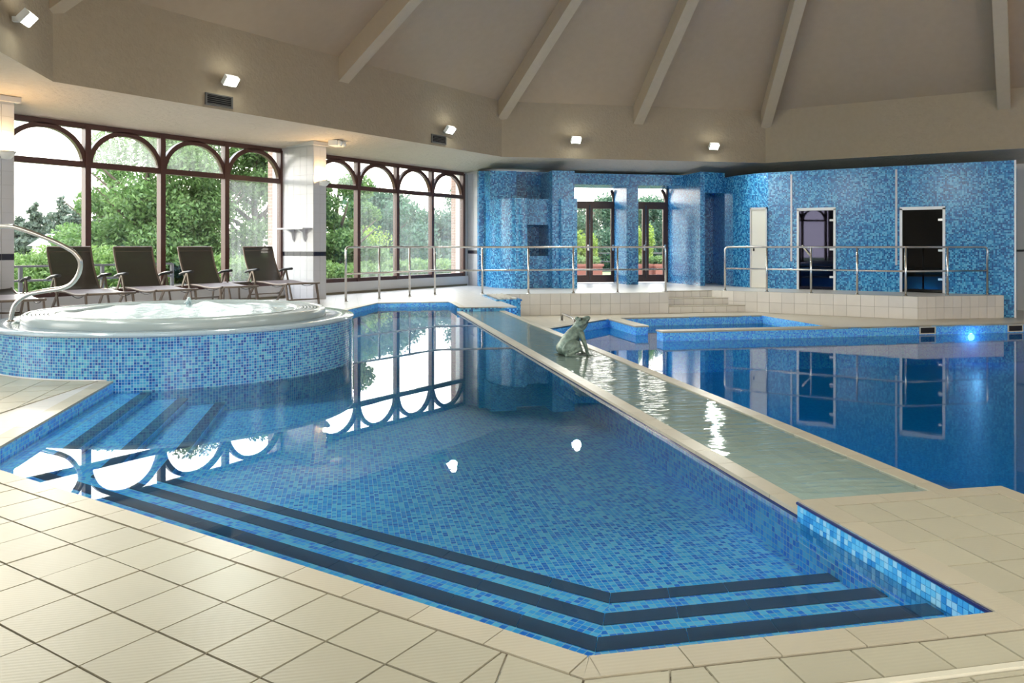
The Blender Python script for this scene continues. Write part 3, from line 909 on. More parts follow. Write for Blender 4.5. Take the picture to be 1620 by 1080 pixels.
# ------------------------------------------------------------------ lower level: deck, pools, platform faces, steps
LX = 19.65
diag0, diag1 = EB(14.1, 2.82), EB(16.62, 5.34)
low_edge = [EB(14.1, 2.82), EB(16.9, 5.62), EB(17.1, 5.83), EB(17.1, 9.5), EB(14.2, 9.5), EB(14.2, 21)]
flat('floor_lower_deck', low_edge + [EB(24, 21), EB(24, 3.2), EB(14.2, 3.0)], Z_LOW, M['low_deck'], 'beige tiled lower deck around the lower pool', R45)
mb = MB()
lp = low_edge + [EB(1.5, 21), EB(1.5, 2.95), EB(3.15, 2.95), EB(3.15, 2.83)]
for i in range(len(lp)):
    a, b = lp[i], lp[(i + 1) % len(lp)]
    zt = Z_LOW if i < 5 else (Z_STRIP - .02 if i == len(lp) - 1 else BASE)
    mb.quad([(a[0], a[1], zt), (b[0], b[1], zt), (b[0], b[1], -1.45), (a[0], a[1], -1.45)])
struct(mb.build('wall_lower_pool', M['mosaic_pool']), 'blue mosaic side walls of the lower pool')
flat('floor_lower_pool', lp, -1.3, M['mosaic_deep'], 'blue mosaic bottom of the lower pool', R45)
tag(MB().quad([(p[0], p[1], Z_LOWWATER) for p in ccw(lp)]).build('water_lower_pool', M['water_low']), 'deep blue water of the lower pool', 'water', kind='stuff')
for (e0, e1, b0, b1, lb) in ((14.2, 14.5, 5.85, 9.5, 'low mosaic dividing wall between lower pool and plunge bay'), (15.3, 17.1, 5.72, 5.98, 'short mosaic spur wall beside the plunge bay')):
    w_ = struct(MB().ebox(e0, e1, b0, b1, -1.65, Z_LOW - .02).build('wall_pool_divider', M['mosaic_pool']), lb)
    if e1 - e0 < b1 - b0: coping_row(EB(e0 - .02, b0 - .02), EB(e0 - .02, b1), e1 - e0 + .04, (K, K), w_, Z_LOW + .012, .27, .03)
    else: coping_row(EB(e1, b0 - .02), EB(e0 - .02, b0 - .02), b1 - b0 + .04, (K, -K), w_, Z_LOW + .012, .27, .03)
coping_row(EB(14.2, 9.5), EB(14.2, 20.3), .14, (K, K), pool_wall, Z_LOW + .008, .27, .03)
coping_row(EB(17.1, 5.85), EB(17.1, 9.5), .14, (K, K), pool_wall, Z_LOW + .008, .27, .03)
coping_row(EB(14.12, 2.84), EB(16.9, 5.62), .14, (0, 1), pool_wall, Z_LOW + .008, .27, .03)

# platform faces with individually laid tiles
def face(p, q, label, tw=.25, z0=Z_LOW, z1=0.0, rows=2, mat='face_tile', parent=None):
    """vertical tiled face from p to q, seen from the right-hand side of p->q"""
    d = Vector((q[0] - p[0], q[1] - p[1])); L = d.length; d.normalize(); nn = Vector((-d.y, d.x))
    o = MB().prism([p, q, (q[0] + nn.x * .12, q[1] + nn.y * .12), (p[0] + nn.x * .12, p[1] + nn.y * .12)], z0, z1 - .001).build('wall_platform', M['face_grout'], parent)
    if parent is None: struct(o, label)
    k = max(1, round(L / tw)); w = L / k; h = (z1 - z0) / rows
    me = MB().box(.003, w - .003, -.008, .001, .003, h - .003).mesh('face_tile'); me.materials.append(M[mat])
    for i in range(k):
        for j in range(rows):
            t = link(bpy.data.objects.new('face_tile', me), o)
            t.location = (p[0] + d.x * w * i, p[1] + d.y * w * i, z0 + j * h); t.rotation_euler = (0, 0, math.atan2(d.y, d.x))
    return o
face(EB(18.15, 3.45), EB(18.15, 7.62), 'beige tiled front of the terrace below the long railing')
face((LX, 6.90), (LX, 2.2), 'pale tiled front of the terrace below the sauna doors', .30)
cB = ((LX + 2.2) * K, (LX - 2.2) * K)
face((LX, 2.2), EB(cB[0], 14.55), 'beige tiled end front of the terrace beside the blue wall', .22)
st = struct(MB().ebox(18.75, 19.0, 7.62, 9.2, Z_LOW, -.002).build('wall_step_back', M['face_grout']), 'tiled wall at the back of the terrace steps')
for k, e0 in enumerate((18.15, 18.45, 18.75)):
    z1 = Z_LOW + .17 * (k + 1)
    bR = 27.789 - e0 + .1
    s_ = struct(MB().ebox(e0, e0 + .4, 7.62, bR, Z_LOW, z1 - .012).build('floor_terrace_step', M['face_grout']), 'beige tiled terrace step, %s of the flight' % ('lowest', 'middle', 'topmost')[k])
    MB().ebox(e0 - .012, e0 + .3, 7.625, bR, z1 - .012, z1 - .0005).build('tread', M['low_deck'], s_, R45)
    nn = 7
    for i in range(nn):
        b0 = 7.63 + (bR - 7.63) * i / nn
        MB().ebox(e0 - .006, e0, b0 + .003, 7.63 + (bR - 7.63) * (i + 1) / nn - .003, z1 - .165, z1 - .02).build('riser_tile', M['face_tile'], s_)

# skimmers and underwater lamp on the back wall of the lower pool
for px in (1467, 1606):
    b_ = b_at(px, 14.2)
    sk = empty('skimmer', EB(14.2, b_) + (-.655,))
    tag(sk, 'pale framed skimmer opening in the lower pool wall', 'skimmer', 'skimmers along the lower pool wall')
    for nm, e0, e1, b0, b1, z0, z1, mt in (('frame', 14.185, 14.2, -.19, .19, .055, .075, 'pale_trim'), ('frame', 14.185, 14.2, -.19, .19, -.075, -.055, 'pale_trim'),
                                         ('frame', 14.185, 14.2, -.19, -.165, -.055, .055, 'pale_trim'), ('frame', 14.185, 14.2, .165, .19, -.055, .055, 'pale_trim'),
                                         ('mouth', 14.195, 14.2, -.165, .165, -.055, .055, 'black_void')):
        o = MB().ebox(e0, e1, b_ + b0, b_ + b1, -.60 + z0, -.60 + z1).build(nm, M[mt], sk)
        o.matrix_parent_inverse = Matrix.Translation(Vector(sk.location)).inverted()
b_ = b_at(1536, 14.2)
lampc = EB(14.17, b_)
o = MB().lathe([(.0, .0), (.05, .0), (.07, -.012), (.075, -.03)], 20).build('underwater_lamp', M['uw_lamp'])
o.location = lampc + (-.76,)
o.rotation_euler = (math.pi / 2, 0, math.radians(-45)); 
tag(o, 'glowing round underwater lamp in the lower pool wall', 'lamp')
ld = bpy.data.lights.new('underwater_glow', 'POINT'); ld.energy = 5; ld.color = (.55, .65, 1); ld.shadow_soft_size = .06
lo = bpy.data.objects.new('underwater_glow', ld); link(lo, None); lo.location = EB(14.02, b_) + (-.78,)

for e_ in (4.5, 8.0, 11.5):  # unseen lamps added to brighten the lower pool
    u_ = empty('added_pool_lamp', EB(e_, 2.86) + (-1.0,)); tag(u_, 'added unseen round underwater lamp on the cascade side of the lower pool', 'lamp', 'added underwater lamps below the cascade')
    q_ = MB().lathe([(.0, .03), (.09, .03), (.11, .0)], 20).build('lens', M['uw_lamp'], u_); q_.rotation_euler = (math.pi / 2, 0, math.radians(45) + math.pi)
    l_ = bpy.data.lights.new('added_pool_glow', 'POINT'); l_.energy = 130; l_.color = (.75, .9, 1); l_.shadow_soft_size = .1
    link(bpy.data.objects.new('added_pool_glow', l_), u_).location = (.25 * K, -.25 * K, 0)

# ------------------------------------------------------------------ blue mosaic walls on the far side
def mos(name, mbx, label): return struct(mbx.build(name, M['mosaic_wall']), label)
# curved column on the left
mb = MB()
ce, cb_ = 21.8, 4.62
arcp = []
for k in range(25):
    a = math.pi / 2 * k / 24
    arcp.append(EB(ce - 1.45 * math.sin(a), cb_ - .85 * math.cos(a)))
Lc = 0
for i in range(24):
    a, b = arcp[i], arcp[i + 1]
    dl = math.hypot(b[0] - a[0], b[1] - a[1])
    zt = 3.12 if i < 7 else 2.37
    mb.sm.add(len(mb.f))
    mb.quad([(a[0], a[1], 0), (b[0], b[1], 0), (b[0], b[1], zt), (a[0], a[1], zt)], [(Lc, 0), (Lc + dl, 0), (Lc + dl, zt), (Lc, zt)])
    Lc += dl
mb.quad([(p[0], p[1], 2.37) for p in arcp[7:]] + [EB(22.2, 4.62) + (2.37,), EB(22.2, 3.8) + (2.37,)])
a = arcp[7]
mb.quad([(a[0], a[1], 2.37), EB(22, 4.2) + (2.37,), EB(22, 4.2) + (3.12,), (a[0], a[1], 3.12)])
mb.quad([EB(20.35, 4.62) + (0,), EB(21.8, 4.62) + (0,), EB(21.8, 4.62) + (2.37,), EB(20.35, 4.62) + (2.37,)])
mos('wall_curved_column', mb, 'curved blue mosaic column at the end of the window wall')
mos('wall_mosaic_block', MB().ebox(20.95, 22.0, b_at(776, 20.95), b_at(817, 20.95), 2.37, 3.12), 'square blue mosaic block above the curved column')
nb0, nb1 = b_at(834, 20.75), b_at(868, 20.75)
mb = MB().ebox(20.75, 21.85, 4.55, nb0, 0, 2.37).ebox(20.75, 21.85, nb1, 5.62, 0, 2.37).ebox(20.75, 21.85, nb0, nb1, 0, .85).ebox(20.75, 21.85, nb0, nb1, 1.68, 2.37).ebox(21.85, 21.9, 4.55, 5.62, 0, 2.37)
mos('wall_niche', mb, 'blue mosaic wall with a square dark niche')
mos('wall_recess_back', MB().ebox(21.9, 22.2, 3.6, 6.05, 0, Z_SOFFIT), 'blue mosaic wall behind the niche')
mos('wall_mosaic_pier', MB().ebox(20.55, 23.3, b_at(874, 20.55), 5.96, 2.37, 3.12).ebox(20.3, 23.3, b_at(888, 20.3), 5.96, 0, 2.37).ebox(20.45, 21, b_at(874, 20.45), b_at(888, 20.3), 0, 2.37), 'stepped blue mosaic pier left of the glazed doors')
pb0, pb1 = 7.98, 8.34
mos('wall_door_pier', MB().ebox(22.1, 23.3, pb0, pb1, 0, 2.9), 'blue mosaic pier between the two glazed doors')
mos('wall_door_header', MB().ebox(22.0, 23.3, 5.96, 9.75, 2.88, Z_SOFFIT), 'blue mosaic beam above the glazed doors')
mos('wall_recess_side', MB().ebox(20.9, 23.4, 9.72, 9.86, 0, 3.2), 'glossy blue mosaic side wall right of the glazed doors')
SX = 21.4
# sauna block
chain_c = [(SX, .43), (SX, 5.95), (21.62, 6.55), (21.98, 7.08), (22.4, 7.45)]
mb = MB(); Lc = 0
doors = {'white': (1187, 1214), 'steam': (1262, 1321), 'sauna': (1425, 1494)}
Z_TOP = 3.06
dspans = {k: (on_x(b, SX)[1], on_x(a, SX)[1]) for k, (a, b) in doors.items()}
dz = {'steam': 2.06, 'sauna': 2.02}
cuts = sorted([(dspans['sauna'], dz['sauna']), (dspans['steam'], dz['steam'])], key=lambda t: t[0][0])
y = .43; zb = Z_LOW
def vq(p, q, z0, z1):
    mb.quad([(p[0], p[1], z0), (p[0], p[1], z1), (q[0], q[1], z1), (q[0], q[1], z0)])
for (y0, y1), h in cuts:
    vq((SX, y), (SX, y0), Z_LOW, Z_TOP); vq((SX, y0), (SX, y1), h, Z_TOP); vq((SX, y0), (SX, y1), Z_LOW, 0); y = y1
vq((SX, y), (SX, 5.95), Z_LOW, Z_TOP)
for i in range(1, 4): vq(chain_c[i], chain_c[i + 1], 0, Z_TOP)
vq((24, .43), (SX, .43), Z_LOW, Z_TOP)
mb.quad([(SX, .43, Z_TOP), (24, .43, Z_TOP), (24, 8.5, Z_TOP), (22.4, 7.45, Z_TOP), (21.98, 7.08, Z_TOP), (21.62, 6.55, Z_TOP), (SX, 5.95, Z_TOP)])
vq((22.4, 7.45), (23.9, 8.4), 0, Z_TOP)
sauna_wall = mos('wall_sauna', mb, 'long blue mosaic wall with the sauna and steam room doors')
mos('wall_passage_header', MB().prism([(21.7, 7.85), (22.4, 7.45), (22.6, 7.7), (21.9, 8.1)], 2.62, Z_SOFFIT), 'blue mosaic lintel over the dark passage')
mos('wall_passage_end', MB().prism([(23.2, 8.9), (24.0, 7.6), (24.1, 7.7), (23.3, 9.0)], 0, Z_SOFFIT), 'dark end wall of the mosaic passage')
# ragged pebbled top edge of the wall, pale edge strips
mb = MB().box(SX - .012, SX + .02, .40, .435, Z_LOW, Z_TOP)
mb.build('trim_corner', M['door_frame'], sauna_wall)
for px in (1252, 1418):
    yy = on_x(px, SX)[1]
    MB().box(SX - .014, SX + .01, yy - .022, yy + .022, .72 if px == 1252 else .65, 2.98).build('trim_strip', M['white_tile'], sauna_wall)

# doors in the sauna wall
y0, y1 = on_x(1214, SX)[1], on_x(1187, SX)[1]
d_ = empty('door_1', (SX, (y0 + y1) / 2, 0)); struct(d_, 'narrow white service door in the mosaic wall')
hw = (y1 - y0) / 2
MB().box(-.03, .0, -hw + .03, hw - .03, .01, 2.10).build('leaf', M['door_white'], d_)
for a_ in ((-hw, -hw + .03, 0, 2.14), (hw - .03, hw, 0, 2.14), (-hw, hw, 2.10, 2.14)):
    MB().box(-.045, .0, a_[0], a_[1], a_[2], a_[3]).build('door_frame', M['white_tile'], d_)
MB().box(-.07, -.03, hw - .12, hw - .09, .98, 1.06).build('handle', M['black_void'], d_)
MB().box(-.034, -.03, -hw + .05, hw - .05, 1.12, 1.128).build('groove', M['white_grout'], d_)
gd = glass('smoked_door_glass', (.10, .11, .16), coat=(.62, .62, 1.0)); 
gd2 = glass('bronze_door_glass', (.16, .13, .11))
def glass_door(nm, key, gmat, label, interior):
    y0, y1 = dspans[key]; h = dz[key]
    r = empty(nm, (SX, (y0 + y1) / 2, 0)); struct(r, label); w = (y1 - y0) / 2
    for a_ in ((-w - .02, -w + .035, 0, h), (w - .035, w + .02, 0, h), (-w - .02, w + .02, h - .035, h + .035)):
        MB().box(-.03, .05, *a_).build('door_frame', M['door_frame'], r)
    MB().box(.008, .018, -w + .035, w - .035, .01, h - .04).build('glass_leaf', gmat, r)
    for z in (h * .16, h * .5, h * .86):
        MB().box(-.012, .03, -w + .0, -w + .13, z - .025, z + .025).build('hinge', M['door_frame'] if key == 'steam' else M['steel'], r)
    # dim room behind the glass with a bench
    room = MB()
    X0, X1, A, B_ = .1, 1.9, -w - .35, w + .35
    room.quad([(X1, A, 0), (X1, B_, 0), (X1, B_, 2.4), (X1, A, 2.4)]).quad([(X0, A, 0), (X1, A, 0), (X1, A, 2.4), (X0, A, 2.4)]).quad([(X0, B_, 0), (X0, B_, 2.4), (X1, B_, 2.4), (X1, B_, 0)])
    room.quad([(X0, A, 0), (X0, B_, 0), (X1, B_, 0), (X1, A, 0)]).quad([(X0, A, 2.4), (X1, A, 2.4), (X1, B_, 2.4), (X0, B_, 2.4)])
    room.build('room', interior, r)
    MB().box(1.2, 1.88, A + .02, B_ - .02, .40, .46).build('bench', interior, r)
    MB().box(1.55, 1.88, A + .02, B_ - .02, .86, .92).build('bench', interior, r)
    return r, w, h
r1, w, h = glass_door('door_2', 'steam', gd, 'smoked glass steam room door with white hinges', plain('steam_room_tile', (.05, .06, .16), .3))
hb = MB().tube([(-.05, w - .12, 1.13), (-.05, w - .32, .87)], .02); hb.build('door_handle', M['pale_trim'], r1)
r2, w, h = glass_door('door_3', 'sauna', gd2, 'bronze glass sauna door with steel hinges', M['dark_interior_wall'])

# glazed double doors to the terrace
DE = 23.25
ndoor = 3
def french(b0, b1, label):
    global ndoor
    ndoor += 1
    p = EB(DE, b0)
    r = empty('door_%d' % ndoor, (p[0], p[1], 0), math.radians(-45)); struct(r, label)
    W_ = b1 - b0; fm = M['frame']; H_ = 2.36
    MB().box(0, .07, -.05, .05, 0, 2.88).build('door_frame', fm, r); MB().box(W_ - .07, W_, -.05, .05, 0, 2.88).build('door_frame', fm, r)
    MB().box(0, W_, -.05, .05, H_, H_ + .11).build('door_frame', fm, r)
    for s0 in (0.07, W_ / 2):
        lf = empty('leaf', (s0, 0, 0), 0, r); lw = W_ / 2 - .07
        MB().box(0, .10, -.04, .03, .02, H_).box(lw - .10, lw, -.04, .03, .02, H_).box(.10, lw - .10, -.04, .03, .02, .24).box(.10, lw - .10, -.04, .03, H_ - .11, H_).build('stile', fm, lf)
        MB().quad([(.1, 0, .24), (lw - .1, 0, .24), (lw - .1, 0, H_ - .11), (.1, 0, H_ - .11)]).build('pane', M['glass'], lf)
        MB().box(lw - .08, lw - .03, -.07, -.04, .98, 1.16).build('handle', M['steel'], lf)
    MB().tube([(W_ / 2, -.055, .1), (W_ / 2, -.055, H_)], .012, 6).build('bolt', M['steel'], r)
    MB().quad([(.07, 0, H_ + .1), (W_ - .07, 0, H_ + .1), (W_ - .07, 0, 2.9), (.07, 0, 2.9)]).build('fanlight', M['glass'], r)
    ar = MB()
    R1, R0 = W_ / 2 - .03, W_ / 2 - .11
    nn = 20
    for k in range(nn):
        a0, a1 = math.pi * k / nn, math.pi * (k + 1) / nn
        q = [(W_ / 2 + R * math.cos(a), y_, H_ + .1 + R * math.sin(a)) for a in (a0, a1) for R in (R0, R1) for y_ in (-.04,)]
        if max(v[2] for v in q) > 2.9: continue
        ar.obox(((q[0][0] + q[3][0]) / 2, 0, (q[0][2] + q[3][2]) / 2), ((q[1][0] - q[0][0]) / 2, 0, (q[1][2] - q[0][2]) / 2), ((q[2][0] - q[0][0]) / 1.8, 0, (q[2][2] - q[0][2]) / 1.8), (0, .04, 0))
    ar.build('arch', fm, r)
    c = EB(DE + .2, (b0 + b1) / 2)
    portal((c[0], c[1], 1.45), math.radians(-45), W_, 2.85)
french(6.35, 8.06, 'brown framed glazed double door beside the niche pier')
french(8.26, 9.74, 'brown framed glazed double door beside the glossy side wall')
MBo = MB().ebox(DE - .06, DE + .1, 5.9, 6.35, 0, Z_SOFFIT)
mos('wall_door_side', MBo, 'mosaic return beside the glazed door')

# ------------------------------------------------------------------ spa
spa = empty('hot_tub', (SPA_C[0], SPA_C[1], 0))
tag(spa, 'round raised hot tub clad in blue mosaic with foaming water', 'hot tub')
MB().lathe([(1.72, -.6), (1.72, Z_SPA - .012)], 128).build('mosaic_wall', M['mosaic'], spa)
MB().lathe([(1.725, Z_SPA - .03), (1.735, Z_SPA - .015), (1.725, Z_SPA), (1.41, Z_SPA), (1.41, Z_SPA - .05)], 128).build('ledge', M['spa_ledge'], spa)
MB().lathe([(1.435, Z_SPA), (1.438, Z_SPA + .05), (1.425, Z_SPA + .076), (1.405, Z_SPA + .082), (1.382, Z_SPA + .080), (1.375, Z_SPA + .06)], 128).build('shell_rim', M['acrylic'], spa)
gr = MB()
rr = 1.385
for k in range(6):
    r0 = 1.372 - k * .034
    gr.lathe([(r0, Z_SPA + .05), (r0, Z_SPA + .073), (r0 - .022, Z_SPA + .073), (r0 - .022, Z_SPA + .05)], 96, smooth=False)
gr.build('overflow_grate', M['acrylic'], spa)
MB().lathe([(1.39, Z_SPA + .045), (1.12, Z_SPA + .045)], 96).build('overflow_channel', M['vent'], spa)
MB().lathe([(1.185, Z_SPA + .05), (1.18, Z_SPA + .078), (1.14, Z_SPA + .078), (1.12, Z_SPA + .02), (1.05, Z_SPA - .1)], 96).build('inner_rim', M['acrylic'], spa)
# foaming water surface as real relief with a bubbling plume
gn = 120
fo = MB()
def hfoam(x, y):
    h = .010 * math.sin(5.1 * x + 1.3 * y) + .008 * math.sin(7.7 * y - 3.1 * x + 1) + .006 * math.sin(13 * x + 9 * y) + .005 * math.sin(23 * x - 17 * y + 2) + .004 * math.sin(31 * y + 19 * x)
    for px, py, a, w_ in ((.42, .15, .05, .16), (-.35, .4, .03, .2), (-.2, -.5, .03, .22), (.55, -.35, .02, .2)):
        h += a * math.exp(-((x - px) ** 2 + (y - py) ** 2) / w_ ** 2)
    return h
for i in range(1, 44):
    for k in range(gn): 
        r_ = 1.145 * i / 43; a = 2 * math.pi * k / gn
        x, y = r_ * math.cos(a), r_ * math.sin(a)
        fo.v.append((x, y, Z_SPA + .055 + hfoam(x, y)))
for i in range(42):
    for k in range(gn):
        fo.sm.add(len(fo.f)); fo.f.append((i * gn + k, i * gn + gn + k, i * gn + gn + (k + 1) % gn, i * gn + (k + 1) % gn))
fo.f.append(tuple(range(gn)))
fw = fo.build('foaming_water', M['foam'], spa)
plume = GP(300, 486, Z_SPA + .06)
pm = MB()
rng = random.Random(3)
bmm = bmesh.new()
for k in range(60):
    a, q = rng.uniform(0, 6.28), rng.random()
    hgt = (1 - q) ** 1.3 * .13 * rng.random()
    bmesh.ops.create_icosphere(bmm, subdivisions=1, radius=rng.uniform(.006, .022), matrix=Matrix.Translation((q * .12 * math.cos(a), q * .12 * math.sin(a), hgt)))
me = bpy.data.meshes.new('splash'); bmm.to_mesh(me); bmm.free(); me.materials.append(M['foam'])
for f_ in me.polygons: f_.use_smooth = True
o = link(bpy.data.objects.new('splash', me), spa); o.location = (plume[0] - SPA_C[0], plume[1] - SPA_C[1], Z_SPA + .05)
MB().tube([(1.727 * math.cos(math.radians(a_)), 1.727 * math.sin(math.radians(a_)), .004) for a_ in range(60, 219, 3)], .008, 6).build('base_seal', M['white_tile'], spa)
for px, py in ((450, 613), (545, 596)):          # oval jet plates on the mosaic just below the water line
    d__ = RAY(px); ox, oy = d__[0], d__[1]; q_ = -SPA_C[0] * ox - SPA_C[1] * oy; n2_ = ox * ox + oy * oy
    t_ = (-q_ - math.sqrt(max(0, q_ * q_ - n2_ * (SPA_C[0] ** 2 + SPA_C[1] ** 2 - 1.722 ** 2)))) / n2_
    ax_, ay_ = t_ * ox - SPA_C[0], t_ * oy - SPA_C[1]
    o = MB().lathe([(.0, .012), (.05, .012), (.058, .0)], 24).build('jet_plate', M['white_tile'], spa)
    o.location = (ax_, ay_, -.16); o.rotation_euler = (math.pi / 2, 0, math.atan2(ay_, ax_) + math.pi / 2)
# wall jets below the water line
for px, py in ((450, 613), ):
    pass

# ------------------------------------------------------------------ handrail at the spa (bent stainless tube)
base = GP(17, 508, Z_SPA)
Dh = depth_of(base[0], base[1])
def at_depth(px, py, D):
    s_ = D * (px - 810) / F_PX
    return (D * FW[0] + s_ * RT[0], D * FW[1] + s_ * RT[1], EYE - (py - HORIZON) * D / F_PX)
def smooth_path(pts, n=6):
    P = [Vector(p) for p in pts]; out = []
    for i in range(len(P) - 1):
        a = P[max(i - 1, 0)]; b = P[i]; c_ = P[i + 1]; d_ = P[min(i + 2, len(P) - 1)]
        for k in range(n):
            t = k / n
            out.append(.5 * ((2 * b) + (-a + c_) * t + (2 * a - 5 * b + 4 * c_ - d_) * t * t + (-a + 3 * b - 3 * c_ + d_) * t ** 3))
    out.append(P[-1]); return out
ctrl = [(17, 508, 0), (19, 495, 0), (26, 479, .0), (44, 466, .02), (72, 460, .05), (98, 456, .08), (114, 448, .1), (125, 432, .12), (127, 415, .14), (120, 402, .16), (108, 393, .18), (86, 382, .22), (56, 370, .28), (26, 360, .34), (10, 358, .37), (-20, 360, .42), (-48, 372, .46), (-60, 395, .48), (-62, 430, .49)]
path = smooth_path([at_depth(a, b, Dh - c_ * 1.2) for a, b, c_ in ctrl])
hr = empty('spa_handrail', base)
tag(hr, 'bent stainless steel handrail rising from the hot tub ledge', 'handrail')
o = MB().tube(path, .021, 12).build('tube', M['steel'], hr); o.matrix_parent_inverse = Matrix.Translation(Vector(base)).inverted()
o = MB().lathe([(.0, .012), (.03, .012), (.045, .0)], 20).build('base_flange', M['steel'], hr)
last = path[-1]
o = MB().tube([last, (last[0], last[1], 0)], .021, 12).build('tube', M['steel'], hr); o.matrix_parent_inverse = Matrix.Translation(Vector(base)).inverted()

# ------------------------------------------------------------------ railings
def railing(name, pts, posts, label, ztop=1.09, zmid=.55, r=.024):
    root = empty(name, (pts[0][0], pts[0][1], 0)); tag(root, label, 'railing')
    inv = Matrix.Translation(Vector(root.location)).inverted()
    def add(nm, mbx):
        o = mbx.build(nm, M['steel'], root); o.matrix_parent_inverse = inv; return o
    P = [Vector((p[0], p[1], ztop)) for p in pts]
    rad = .09
    path = []
    def corner(a, b, c_):
        u, v = (a - b).normalized(), (c_ - b).normalized()
        return [b + u * rad * (1 - t) ** 2 + v * rad * t ** 2 for t in (0, .25, .5, .75, 1)]
    full = [Vector((pts[0][0], pts[0][1], 0))] + P + [Vector((pts[-1][0], pts[-1][1], 0))]
    path = [full[0]]
    for i in range(1, len(full) - 1): path += corner(full[i - 1], full[i], full[i + 1])
    path.append(full[-1])
    add('top_rail', MB().tube(path, r, 10))
    add('mid_rail', MB().tube([(p[0], p[1], zmid) for p in pts], r * .85, 8))
    for q in posts: add('post', MB().tube([(q[0], q[1], 0), (q[0], q[1], ztop)], r, 8))
    for q in list(posts) + [pts[0], pts[-1]]:
        add('post_collar', MB().lathe([(.0, .012), (.045, .012), (.05, 0)], 14, (q[0], q[1])))
    return root
RY, RE = 11.6, 18.32
ra, rc = on_y(547, RY), on_e(688, RE)
re_ = on_e(1053, RE)
railing('railing', [ra, rc, re_], [on_y(600, RY), on_y(648, RY), rc] + [on_e(px, RE) for px in (763, 836, 907, 977)], 'long stainless steel railing along the terrace edge before the niche')
RX = 19.78
rb = on_x(1433, RX); eR = (rb[0] + rb[1]) * K
railing('railing', [on_x(1147, RX), rb, on_e(1562, eR)], [on_x(px, RX) for px in (1213, 1283, 1356)] + [rb, on_e(1499, eR)], 'stainless steel railing in front of the sauna doors')
# small grab rail by the lower pool
g0, g1 = GP(889, 507, Z_LOW), GP(909, 517, Z_LOW)
gp = [Vector(g0), Vector(g0) + Vector((0, 0, .12)), Vector(g0).lerp(Vector(g1), .08) + Vector((0, 0, .155)), Vector(g0).lerp(Vector(g1), .85) + Vector((0, 0, .155)), Vector(g1) + Vector((0, 0, .12)), Vector(g1) + Vector((0, 0, -.15))]
gr_ = empty('grab_rail', g0); tag(gr_, 'short stainless grab rail behind the frog sculpture', 'grab rail')
o = MB().tube(gp, .024, 10).build('tube', M['steel_dark'], gr_); o.matrix_parent_inverse = Matrix.Translation(Vector(g0)).inverted()
MB().lathe([(0, .01), (.05, .01), (.055, 0)], 14).build('base_flange', M['steel_dark'], gr_)

# ------------------------------------------------------------------ frog sculpture
fx, fy, _ = GP(905, 560, Z_STRIP)
frog = empty('frog_sculpture', (fx, fy, Z_STRIP - .018), math.atan2(RT[1], RT[0]) + .25)
tag(frog, 'weathered bronze frog sculpture sitting upright in the cascade channel', 'sculpture')
# local +x = snout direction, z up; about 0.42 m tall
bmm = bmesh.new()
def blob(c, r, rot=None):
    mat = Matrix.Translation(Vector(c))
    if rot is not None: mat = mat @ Matrix.Rotation(rot, 4, 'Y')
    bmesh.ops.create_uvsphere(bmm, u_segments=20, v_segments=14, radius=1, matrix=mat @ Matrix.Diagonal((r[0], r[1], r[2], 1)))
def limb(p, q, r0, r1):
    p, q = Vector(p), Vector(q); n_ = 9
    for i in range(n_ + 1):
        t = i / n_; c = p.lerp(q, t); r = r0 + (r1 - r0) * t
        bmesh.ops.create_icosphere(bmm, subdivisions=2, radius=r, matrix=Matrix.Translation(c))
for i in range(14):                       # trunk rising from the rump straight into the head
    t = i / 13
    c = Vector((-.10, 0, .085)).lerp(Vector((.07, 0, .315)), t)
    w_ = .092 + .022 * math.sin(math.pi * min(1, t * 1.15)) - .022 * t
    blob(c, (w_ * .74, w_ * 1.0, w_ * .74), -.93)
blob((.095, 0, .345), (.098, .082, .052), -.62)          # broad flat head
blob((.150, 0, .388), (.060, .062, .030), -.62)          # snout
blob((.115, 0, .312), (.085, .066, .038), -.80)          # throat and lower jaw
for s_ in (-1, 1):
    blob((.078, s_ * .052, .398), (.026, .022, .022))     # eye bulge
    blob((-.045, s_ * .108, .098), (.112, .046, .078), -.5)   # thigh
    limb((.04, s_ * .125, .085), (-.10, s_ * .135, .022), .03, .02)
    limb((-.10, s_ * .125, .020), (.03, s_ * .15, .014), .02, .014)
    for a in (-.25, .1, .45): limb((.03, s_ * .15, .012), (.10 + .02 * a, s_ * (.15 + a * .09), .008), .012, .008)
    limb((.075, s_ * .078, .25), (.105, s_ * .115, .14), .036, .024)   # arm
    limb((.105, s_ * .115, .14), (.15, s_ * .09, .02), .024, .017)
    for a in (-.5, 0, .5): limb((.15, s_ * .09, .014), (.21, s_ * (.09 + .07 * a), .008), .013, .008)
me = bpy.data.meshes.new('frog_body'); bmm.to_mesh(me); bmm.free()
me.materials.append(M['bronze'])
body = link(bpy.data.objects.new('body', me), frog)
rm = body.modifiers.new('remesh', 'REMESH'); rm.mode = 'VOXEL'; rm.voxel_size = .006; rm.use_smooth_shade = True
sm = body.modifiers.new('smooth', 'SMOOTH'); sm.factor = .5; sm.iterations = 5
for s_ in (-1, 1):
    o = MB().lathe([(0.001, -.014), (.010, -.010), (.014, 0), (.010, .010), (.001, .014)], 14).build('eye', M['bronze_eye'], frog)
    o.location = (.084, s_ * .066, .400)
    MB().tube([(.110, s_ * .078, .330), (.160, s_ * .064, .372), (.196, s_ * .03, .405), (.206, 0, .414)], .004, 6).build('mouth_line', M['bronze_eye'], frog)
MB().lathe([(.0, .012), (.20, .012), (.205, 0)], 28).build('base_plate', M['bronze'], frog)

